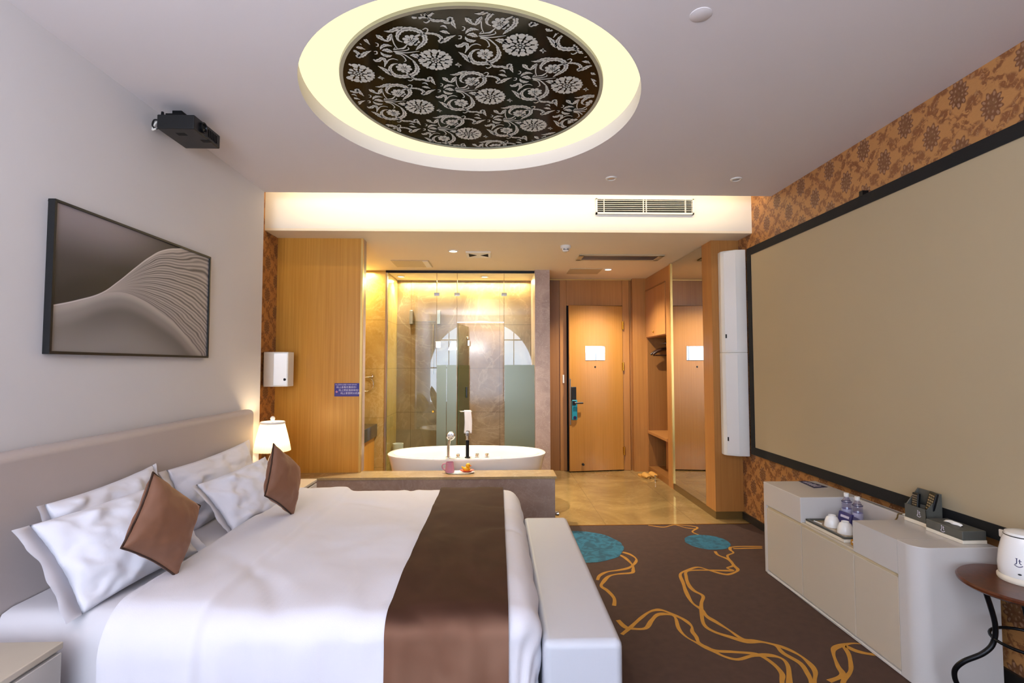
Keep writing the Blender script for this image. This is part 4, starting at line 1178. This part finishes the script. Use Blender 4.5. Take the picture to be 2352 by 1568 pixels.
m_ = MB(); m_.tube([(-1.575, 6.165, 1.262), (-1.50, 6.165, 1.27)], .008, 8); m_.lathe([(.016, 6.165), (.018, 6.198)], (-1.505, 0, 1.272), 16, 0, 'y'); m_.tube([(-1.505, 6.168, 1.25), (-1.505, 6.168, 1.295)], .006, 8)
build('mount', m_, 'chrome', rg, smooth=40)
bi = MB(); bi.lathe([(.05, 0), (.058, .02), (.068, .39), (.07, .40), (.062, .40), (.055, .03), (0, .02)], (-1.275, 6.62, 0), 28, cap=False)
tag(build('waste_bin', bi, 'porcelain', smooth=40), 'white bin behind the glass at the left end of the wet room', 'bin')
# wall plate and slots seen on the wet room wall
wp = thing('bracket_shelf', (-.90, 6.92, 2.0), 'framed chrome shelf high on the wet room back wall', 'shelf')
for x in (-1.165, -.795): build('bracket', MB().box(x-.022, x+.022, 6.86, 6.919, 1.955, 2.14), 'steel', wp, bevel=.003)
build('glass_shelf', MB().box(-1.14, -.82, 6.84, 6.919, 1.985, 1.993), 'glass', wp)
rl2 = thing('shower_rail', (-.86, 6.9, 1.5), 'slim chrome shower rail on the wet room back wall', 'shower rail')
build('rail', MB().tube([(-.865, 6.89, 1.28), (-.865, 6.89, 1.95)], .008, 8), 'chrome', rl2, smooth=40)
for z in (1.30, 1.93): build('bracket', MB().tube([(-.865, 6.89, z), (-.865, 6.919, z)], .010, 8), 'chrome', rl2, smooth=40)
build('slider', MB().ball((-.80, 6.885, 1.235), .018, 12, sz=1.5), 'chrome', rl2, smooth=60)

# ---------------------------------------------------------------- slippers and a door stop near the closet
def slipper(x, y, rz, label):
    t = thing('slipper', (0, 0, 0), label, 'slipper', 'orange slippers by the closet')
    n = 24
    def outl(k): 
        return [(.046*k*math.sin(2*PI*i/n)*(1+.18*math.cos(2*PI*i/n)), .125*k*math.cos(2*PI*i/n)) for i in range(n)]
    s = MB(); s.prism(outl(1), 0, .018); build('sole', s, 'slipper', t, bevel=.004)
    u = MB(); nu, nv = 12, 10
    u.grid(nu, nv, lambda i, j: (.046*math.cos(PI*i/(nu-1))*(1-.25*(j/(nv-1))**2), -.005-.115*j/(nv-1), .016+.045*math.sin(PI*i/(nu-1))*(1-(j/(nv-1))**2*.75)))
    build('upper', u, 'slipper', t, smooth=80, solid=.004)
    t.location = (x, y, 0); t.rotation_euler = (0, 0, rz); return t
s1 = slipper(1.835, 6.40, .25, 'orange slipper lying farther from the closet front')
s2 = dup(s1, (1.93, 6.44, 0), (0, 0, .38), 'orange slipper lying nearer the closet front')
st_ = MB(); st_.lathe([(.016, 0), (.018, .004), (.010, .008), (.010, .05), (.013, .055), (.013, .065), (0, .068)], (1.905, 6.17, 0), 16)
tag(build('floor_stop', st_, 'chrome', smooth=40), 'little chrome door stop on the floor beside the slippers', 'door stop')
st_ = MB(); st_.lathe([(.014, .498), (.014, .506), (.02, .52), (.02, .54), (0, .545)], (0, 4.55, .09), 16, 0, 'x')
tag(build('wall_stop', st_, 'chrome', smooth=40), 'small chrome stop low on the end of the stone ledge', 'door stop')

# ---------------------------------------------------------------- white media cabinet
CX0, CX1, CT, CM = 1.81, 2.175, .607, .461
def cabinet():
    t = thing('media_cabinet', (2.0, 2.8, 0), 'long low white cabinet with an open tray bay under the screen', 'cabinet')
    r = .065
    def near(x0, y0): return [(x0+r-r*math.sin(PI/2*k/8) , y0+r-r*math.cos(PI/2*k/8)) for k in range(9)]
    b = MB()
    b.prism([(CX1, 2.19)] + near(CX0, 2.19) + [(CX0, 2.30), (CX1, 2.30)], .008, CT)
    b.box(CX0+.012, CX1, 2.30, 3.43, .008, CM-.012)
    b.box(CX0, CX1, 3.43, 3.462, .008, CM)
    b.box(CX0, CX0+.02, 2.30, 3.43, .008, .022)
    b.box(2.13, CX1, 2.588, 3.037, CM-.012, CT)
    build('carcass', b, 'cab_white', t, bevel=.003)
    nb = MB(); nb.box(CX0, CX1, 2.30, 2.588, CM-.006, CT)
    build('near_block', nb, 'cab_white', t)
    fb = MB(); fb.box(CX0, CX1, 3.037, 3.462, CM-.006, CT); build('far_block', fb, 'cab_white', t, bevel=.004)
    for y0, y1 in ((2.302, 2.586), (2.590, 3.034), (3.040, 3.428)):
        build('door', MB().box(CX0+.001, CX0+.014, y0, y1, .03, CM-.022), 'cab_cream', t, bevel=.002)
    bl = MB(); bl.box(CX0+.004, 2.13, 2.588, 3.037, CM-.012, CM); build('bay_floor', bl, 'cab_cream', t, bevel=.002)
    g = MB(); g.box(CX0+.010, CX0+.013, 2.30, 3.43, CM-.022, CM-.006); build('finger_groove', g, 'grey_patch', t)
    ln = MB(); ln.box(2.148, 2.152, 2.60, 3.02, CT, CT+.001); build('lid_seam', ln, 'dark_slot', t)
cabinet()
Z1 = CT+.0005
lf = thing('leaflet', (2.08, 3.37, CT), 'dark blue printed leaflet lying on the far end of the white cabinet', 'leaflet')
q = [(2.05, 3.455), (2.106, 3.458), (2.138, 3.281), (2.033, 3.261)]
b = MB(); b.prism(q[::-1], Z1, Z1+.0015); build('sheet', b, 'navy_print', lf)
b = MB()
for k in range(6):
    s = .15+.13*k
    p0 = Vector((*q[0], 0)).lerp(Vector((*q[3], 0)), s); p1 = Vector((*q[1], 0)).lerp(Vector((*q[2], 0)), s)
    a_, c_ = p0.lerp(p1, .2), p0.lerp(p1, .2+.6*(1 if k % 2 else .8)); d_ = Vector((-.001, -.010, 0))
    b.quad(*[(v_.x, v_.y, Z1+.0018) for v_ in (a_, c_, c_+d_, a_+d_)])
build('printed_lines', b, 'print_white', lf)

# tray and tea things in the open bay
ZB = CM+.0005
ty = thing('serving_tray', (1.95, 2.84, CM), 'black and cream serving tray in the open bay of the white cabinet', 'tray')
x0, x1, y0, y1 = 1.826, 2.075, 2.68, 3.018
b = MB(); b.box(x0, x1, y0, y1, ZB, ZB+.018); build('tray_base', b, 'cream_board', ty, bevel=.003)
b = MB(); w = .016
b.box(x0, x1, y0, y0+w, ZB+.018, ZB+.027); b.box(x0, x1, y1-w, y1, ZB+.018, ZB+.027); b.box(x0, x0+w, y0+w, y1-w, ZB+.018, ZB+.027); b.box(x1-w, x1, y0+w, y1-w, ZB+.018, ZB+.027)
build('rim', b, 'grey_leather', ty, bevel=.002)
build('tray_mat', MB().box(x0+w, x1-w, y0+w, y1-w, ZB+.018, ZB+.0195), 'ledge_top', ty)
ZT = ZB+.0195
def cup(x, y, label):
    t = thing('tea_cup', (0, 0, 0), label, 'cup', 'upturned white tea cups')
    b = MB(); b.lathe([(.040, 0), (.041, .004), (.037, .03), (.028, .052), (.019, .058), (.019, .064), (.016, .064), (.015, .059), (0, .058)], (0, 0, 0), 32, cap=False)
    build('bowl', b, 'porcelain', t, smooth=50)
    h = [(.036, 0, .03), (.055, 0, .034), (.062, 0, .022), (.054, 0, .010), (.040, 0, .010)]
    build('handle', MB().tube(catmull(h, 5), .0042, 8), 'porcelain', t, smooth=60)
    t.location = (x, y, ZT); t.rotation_euler = (0, 0, .6); return t
c1 = cup(1.905, 2.893, 'upturned white tea cup on the tray, farther along the cabinet')
c2 = dup(c1, (1.90, 2.775, ZT), (0, 0, -.8), 'upturned white tea cup on the tray, half hidden by the near block')
def bottle(x, y, label):
    t = thing('water_bottle', (0, 0, 0), label, 'bottle', 'small water bottles on the tray')
    b = MB(); b.lathe([(0, 0), (.024, 0), (.026, .004), (.026, .09), (.024, .094), (.026, .098), (.025, .118), (.014, .138), (.011, .143), (.011, .150)], (0, 0, 0), 28, cap=False)
    build('bottle_body', b, 'bottle', t, smooth=50)
    b = MB(); b.lathe([(.0262, .03), (.0264, .032), (.0264, .075), (.0262, .077)], (0, 0, 0), 28, cap=False); build('bottle_label', b, 'water_label', t, smooth=50)
    b = MB(); b.lathe([(.0268, .116), (.0268, .119), (.026, .120)], (0, 0, 0), 28, cap=False); build('shoulder_band', b, 'navy_print', t)
    b = MB(); b.lathe([(.0125, .146), (.0135, .148), (.0135, .166), (.0125, .168), (0, .168)], (0, 0, 0), 24); build('cap', b, 'white_plastic', t, smooth=40)
    t.location = (x, y, ZT); return t
b1 = bottle(2.047, 2.972, 'clear water bottle with white cap on the tray, farther from the window')
b2 = dup(b1, (2.052, 2.888, ZT), None, 'clear water bottle with white cap on the tray, nearer the window')
def packet(x, y, z, rz, sx, sy, sz, mat, name, label, cat, group=None, lean=0.0):
    t = thing(name, (0, 0, 0), label, cat, group)
    b = MB(); b.box(-sx, sx, -sy, sy, 0, sz); build('pouch', b, mat, t, bevel=min(min(sz, sx)*.45, .004))
    b = MB(); b.box(-sx-.0006, -sx+.0002, -sy*.7, sy*.6, sz*.55, sz*.75); build('printed_band', b, 'print_white' if mat != 'red' else 'gold_trim', t)
    t.location = (x, y, z); t.rotation_euler = (0, lean, rz); return t
packet(1.998, 2.925, ZT, .1, .008, .048, .068, 'purple_packet', 'tea_packet', 'purple tea packet leaning on the bottles, farther along the tray', 'packet', 'purple tea packets', .22)
packet(1.992, 2.822, ZT, -.25, .008, .05, .062, 'purple_packet', 'tea_packet', 'purple tea packet leaning on the bottles, nearer the near block', 'packet', 'purple tea packets', .25)
packet(2.098, 2.71, ZB, .2, .022, .03, .05, 'red', 'snack_packet', 'little red packet standing at the back of the cabinet bay', 'packet')
packet(1.855, 2.625, ZB, .1, .012, .028, .03, 'carpet_gold', 'tea_sachet', 'yellow green sachet in the bay right beside the near block', 'sachet')
s_ = MB(); s_.tube([(1.858, 2.985, ZT+.003), (1.868, 2.93, ZT+.003)], .0035, 8)
tag(build('sugar_stick', s_, 'paper', smooth=40), 'white sugar stick lying at the corner of the tray', 'sugar stick')
s_ = MB(); s_.tube(catmull([(2.095, 2.70, .55), (2.118, 2.685, .585), (2.126, 2.68, .6105), (2.16, 2.66, .611)], 6), .0035, 8)
tag(build('power_cord', s_, 'kick', smooth=50), 'short brown cord over the back rail of the cabinet', 'cord')
s_ = MB(); s_.grid(8, 8, lambda i, j: (2.135+.034*i/7, 2.625+.05*j/7, Z1+.002+.012*math.exp(-((i-3)**2+(j-4)**2)/5)+.003*math.sin(i*2+j)))
tag(build('paper_scrap', s_, 'paper', smooth=80, solid=.001), 'crumpled white paper beside the grey remote holder', 'paper')
# grey leather holder with two remotes, and the tissue box
rh = thing('remote_holder', (2.13, 2.52, CT), 'stepped grey leather holder carrying two black remotes', 'holder')
x0, x1, y0, y1 = 2.085, 2.165, 2.455, 2.588
build('holder_base', MB().box(x0-.004, x1+.002, y0-.003, y1+.003, Z1, Z1+.018), 'cream_board', rh, bevel=.002)
b = MB(); b.box(x0, x0+.008, y0, y1, Z1+.018, .692); b.box(x1-.008, x1, y0, y1, Z1+.018, .768)
b.prism([(x0, Z1+.018), (x1, Z1+.018), (x1, .768), (x1-.008, .768), (x0+.008, .692), (x0, .692)], y0, y0+.006, 'y'); b.prism([(x0, Z1+.018), (x1, Z1+.018), (x1, .768), (x1-.008, .768), (x0+.008, .692), (x0, .692)], y1-.006, y1, 'y')
b.box(x0+.036, x0+.042, y0, y1, Z1+.018, .70)
build('pockets', b, 'grey_leather', rh, bevel=.001)
def jt(mb, place, s, m=0):
    """the small hotel emblem: two letter strokes over a smile"""
    def st(pts, w):
        L = []; R = []
        P = [Vector((x, y, 0)) for x, y in pts]
        for i, p in enumerate(P):
            d = (P[min(i+1, len(P)-1)]-P[max(i-1, 0)]).normalized(); n_ = Vector((-d.y, d.x, 0))*w
            L.append(place((p.x+n_.x)*s, (p.y+n_.y)*s)); R.append(place((p.x-n_.x)*s, (p.y-n_.y)*s))
        k = len(P); mb.add(L+R, [(i, i+1, k+i+1, k+i) for i in range(k-1)], m)
    st([(-.18, .5), (-.18, -.05), (-.24, -.2), (-.36, -.22)], .05); st([(-.3, .5), (-.08, .5)], .035)
    st([(.12, .45), (.12, -.02), (.2, -.14), (.3, -.1)], .05); st([(-.02, .24), (.3, .24)], .035)
    st([(-.42+.84*i/10, -.30-.2*math.sin(PI*i/10)) for i in range(11)], .045)
    return mb
b = jt(MB(), lambda a, c_: (x0-.0006, 2.50-a, .662+c_), .03); build('emblem', b, 'print_white', rh)
def remote(x, y, z, ln, w, tilt, label):
    t = thing('remote_control', (0, 0, 0), label, 'remote control', 'black remotes in the grey holder')
    b = MB(); b.box(-.008, .008, -w, w, 0, ln); build('case', b, 'black', t, bevel=.004)
    k_ = MB()
    for r in range(6):
        for c_ in range(3): k_.box(-.0095, -.0079, -w*.7+c_*w*.5, -w*.7+c_*w*.5+w*.35, ln*.42+r*ln*.09, ln*.42+r*ln*.09+ln*.05)
    build('buttons', k_, 'steel', t)
    t.location = (x, y, z); t.rotation_euler = tilt; return t
remote(2.108, 2.552, Z1+.02, .125, .019, (0, .10, 0), 'short black remote standing in the far pocket of the grey holder')
remote(2.112, 2.487, Z1+.02, .150, .022, (.16, .16, 0), 'longer black remote leaning in the near pocket of the grey holder')
tb = thing('tissue_box', (2.1, 2.33, CT), 'grey leather tissue box with a cream base on the near end of the cabinet', 'tissue box')
x0, x1, y0, y1 = 2.052, 2.163, 2.228, 2.425
build('box_base', MB().box(x0, x1, y0, y1, Z1, Z1+.016), 'cream_board', tb, bevel=.002)
build('box_cover', MB().box(x0+.001, x1-.001, y0+.001, y1-.001, Z1+.016, .664), 'grey_leather', tb, bevel=.004)
build('opening', MB().lathe([(.012, .6638), (.012, .6646)], (2.108, 2.335, 0), 24, sx=1.0, sy=4.2), 'dark_slot', tb)
b = MB(); b.grid(9, 5, lambda i, j: (2.104+.004*math.sin(i*1.3)+.012*(j/4-.3), 2.29+.085*i/8, .6648+.012*j/4*(.5+.5*math.sin(PI*i/8))))
build('tissue', b, 'paper', tb, smooth=80, solid=.0008)
b = jt(MB(), lambda a, c_: (x0+.0004, 2.33-a, .644+c_), .028); build('emblem', b, 'print_white', tb)

# ---------------------------------------------------------------- round side table and kettle
TC, TR, TZ = (2.05, 1.955), .217, .55
TR = .212
tbL = thing('side_table', (TC[0], TC[1], 0), 'small round side table with dark walnut top and curled black iron legs', 'side table')
b = MB(); b.lathe([(0, TZ-.022), (TR-.012, TZ-.022), (TR-.001, TZ-.014), (TR, TZ-.006), (TR-.006, TZ), (0, TZ)], (TC[0], TC[1], 0), 72, cap=False)
build('table_top', b, 'walnut', tbL, smooth=40)
hub = MB(); hub.lathe([(.05, TZ-.034), (.05, TZ-.022)], (TC[0], TC[1], 0), 24); build('hub', hub, 'black_metal', tbL)
LEG = [(1.894, 1.97, .527), (1.938, 1.98, .394), (1.938, 1.99, .314), (1.904, 2.0, .268), (1.855, 2.03, .222), (1.836, 2.05, .182), (1.840, 2.06, .142), (1.856, 2.06, .099), (1.872, 2.06, .05), (1.862, 2.066, .0165)]
for k in range(3):
    ca, sa = math.cos(2*PI*k/3), math.sin(2*PI*k/3)
    P = [(TC[0]+(x_-TC[0])*ca-(y_-TC[1])*sa, TC[1]+(x_-TC[0])*sa+(y_-TC[1])*ca, h) for x_, y_, h in LEG]
    build('leg', MB().tube(catmull(P, 6), .0095, 10), 'black_metal', tbL, smooth=60)
rg_ = [(TC[0]+.115*math.cos(2*PI*i/32), TC[1]+.115*math.sin(2*PI*i/32), .33) for i in range(32)]
build('leg_ring', MB().tube(rg_, .006, 8, closed=True), 'black_metal', tbL, smooth=60)
KC = (2.072, 1.985)
kt = thing('kettle', (KC[0], KC[1], TZ), 'white electric kettle on the round walnut side table', 'kettle')
x, y, z = KC[0], KC[1], TZ+.0005
b = MB(); b.lathe([(0, z), (.079, z), (.082, z+.006), (.082, z+.016), (.077, z+.022), (0, z+.022)], (x, y, 0), 40, cap=False); build('power_base', b, 'cream_board', kt, smooth=40)
b = MB(); b.lathe([(.074, z+.022), (.078, z+.03), (.079, z+.06), (.074, z+.11), (.064, z+.155), (.058, z+.172), (.056, z+.176)], (x, y, 0), 48); build('kettle_body', b, 'porcelain', kt, smooth=40)
b = MB(); b.lathe([(.0575, z+.174), (.0585, z+.176), (.0575, z+.178)], (x, y, 0), 48, cap=False); build('lid_seam', b, 'black', kt)
b = MB(); b.lathe([(.057, z+.177), (.054, z+.187), (.03, z+.194), (0, z+.195)], (x, y, 0), 48); build('lid', b, 'porcelain', kt, smooth=40)
hp = [(x+.055, y-.02, z+.172), (x+.085, y-.028, z+.178), (x+.112, y-.035, z+.155), (x+.115, y-.037, z+.10), (x+.10, y-.033, z+.05), (x+.076, y-.026, z+.04)]
build('handle', MB().tube(catmull(hp, 6), .011, 10), 'porcelain', kt, smooth=60)
b = MB(); b.prism([(x-.020, y+.05), (x+.020, y+.05), (x, y+.10)], z+.14, z+.172); build('spout', b, 'porcelain', kt, bevel=.004)
def kplace(r0):
    def f(a, c_):
        th = math.radians(212) + a/r0
        h = .085 + c_; rr = .0785 - max(0, (h-.06))*.10 + .0008
        return (x+rr*math.cos(th), y+rr*math.sin(th), z+h)
    return f
build('emblem', jt(MB(), kplace(.078), .030), 'navy_print', kt)
b = MB(); th = math.radians(214); b.ball((x+.0785*math.cos(th), y+.0785*math.sin(th), z+.042), .006, 12, sx=1, sy=1, sz=.5); build('switch_lamp', b, 'black', kt, smooth=60)

# ---------------------------------------------------------------- lights
def area(name, loc, rot, sx, sy, power, col, spread=PI):
    l = bpy.data.lights.new(name, 'AREA'); l.shape = 'RECTANGLE'; l.size = sx; l.size_y = sy; l.energy = power; l.color = col; l.spread = spread
    o = bpy.data.objects.new(name, l); COL.objects.link(o); o.location = loc; o.rotation_euler = rot; return o
def spot(name, loc, power, col, ang=2.2, blend=.8, r=.035):
    l = bpy.data.lights.new(name, 'SPOT'); l.energy = power; l.color = col; l.spot_size = ang; l.spot_blend = blend; l.shadow_soft_size = r
    o = bpy.data.objects.new(name, l); COL.objects.link(o); o.location = loc; return o
WARM = (1, .78, .42)
# strip hidden on top of the ceiling edge, washing the beam
area('cove_strip', (.12, 3.98, 2.93), (math.radians(97), 0, 0), 4.0, .05, COVE_W, (1, .80, .50))
# strip along the top of the wet room back wall
area('wet_room_strip', (-.45, 6.86, 2.53), (math.radians(-8), 0, 0), 1.7, .04, 30, (1, .76, .38))
area('vanity_strip', (-1.72, 6.0, 2.53), (0, 0, 0), .4, .3, 11, (1, .78, .38))
for i, (x_, y_, l_) in enumerate(DL): spot('downlight_beam', (x_, y_, ZE-.02), (95, 105, 40, 32)[i], (1, .89, .74))
# added fill light without a real source, aimed up behind the camera
area('added_fill', (-.8, -.9, 1.9), (math.radians(165), 0, 0), .9, .9, FILL_W, (.96, .95, 1))
l = bpy.data.lights.new('bedside_bulb', 'POINT'); l.energy = 2.6; l.color = (1, .76, .45); l.shadow_soft_size = .03
o = bpy.data.objects.new('bedside_bulb', l); COL.objects.link(o); o.location = (LAMP[0], LAMP[1], LAMP[2]+.40)
# daylight through the round-headed window
w = bpy.data.worlds.new('sky'); SC.world = w; w.use_nodes = True
bg = w.node_tree.nodes['Background']; bg.inputs[0].default_value = (.68, .81, 1.0, 1); bg.inputs[1].default_value = SKY
pl_ = area('window_portal', (-.45, YW-.14, 1.5), (math.radians(90), 0, 0), 3.0, 2.4, 1, (1, 1, 1)); pl_.data.cycles.is_portal = True
# ---------------------------------------------------------------- camera
cam = bpy.data.cameras.new('camera'); co = bpy.data.objects.new('camera', cam); COL.objects.link(co)
f_, pi_, ya_, ro_ = 1169.52, .0464, .0283, -.0014
cyw, syw, cp, sp_, cr, sr = math.cos(ya_), math.sin(ya_), math.cos(pi_), math.sin(pi_), math.cos(ro_), math.sin(ro_)
R0 = Vector((cyw, -syw, 0)); F0 = Vector((syw, cyw, 0)); Zv = Vector((0, 0, 1))
Fw = F0*cp+Zv*sp_; Up = -F0*sp_+Zv*cp
Rt = R0*cr+Up*sr; Uq = -R0*sr+Up*cr
mt = Matrix((Rt, Uq, -Fw)).transposed().to_4x4(); mt.translation = (0, 0, 1.4)
co.matrix_world = mt
cam.sensor_fit = 'HORIZONTAL'; cam.sensor_width = 36; cam.lens = f_/2352*36; cam.clip_start = .02
SC.camera = co
SC.view_settings.view_transform = 'Standard'; SC.view_settings.look = 'None'; SC.view_settings.exposure = EXPO
cy_ = SC.cycles
cy_.use_denoising = True; cy_.max_bounces = 8; cy_.diffuse_bounces = 3; cy_.glossy_bounces = 4; cy_.transmission_bounces = 6; cy_.transparent_max_bounces = 24
cy_.use_adaptive_sampling = True; cy_.adaptive_threshold = .03; cy_.adaptive_min_samples = 24
cy_.caustics_reflective = False; cy_.caustics_refractive = False; cy_.sample_clamp_indirect = 8
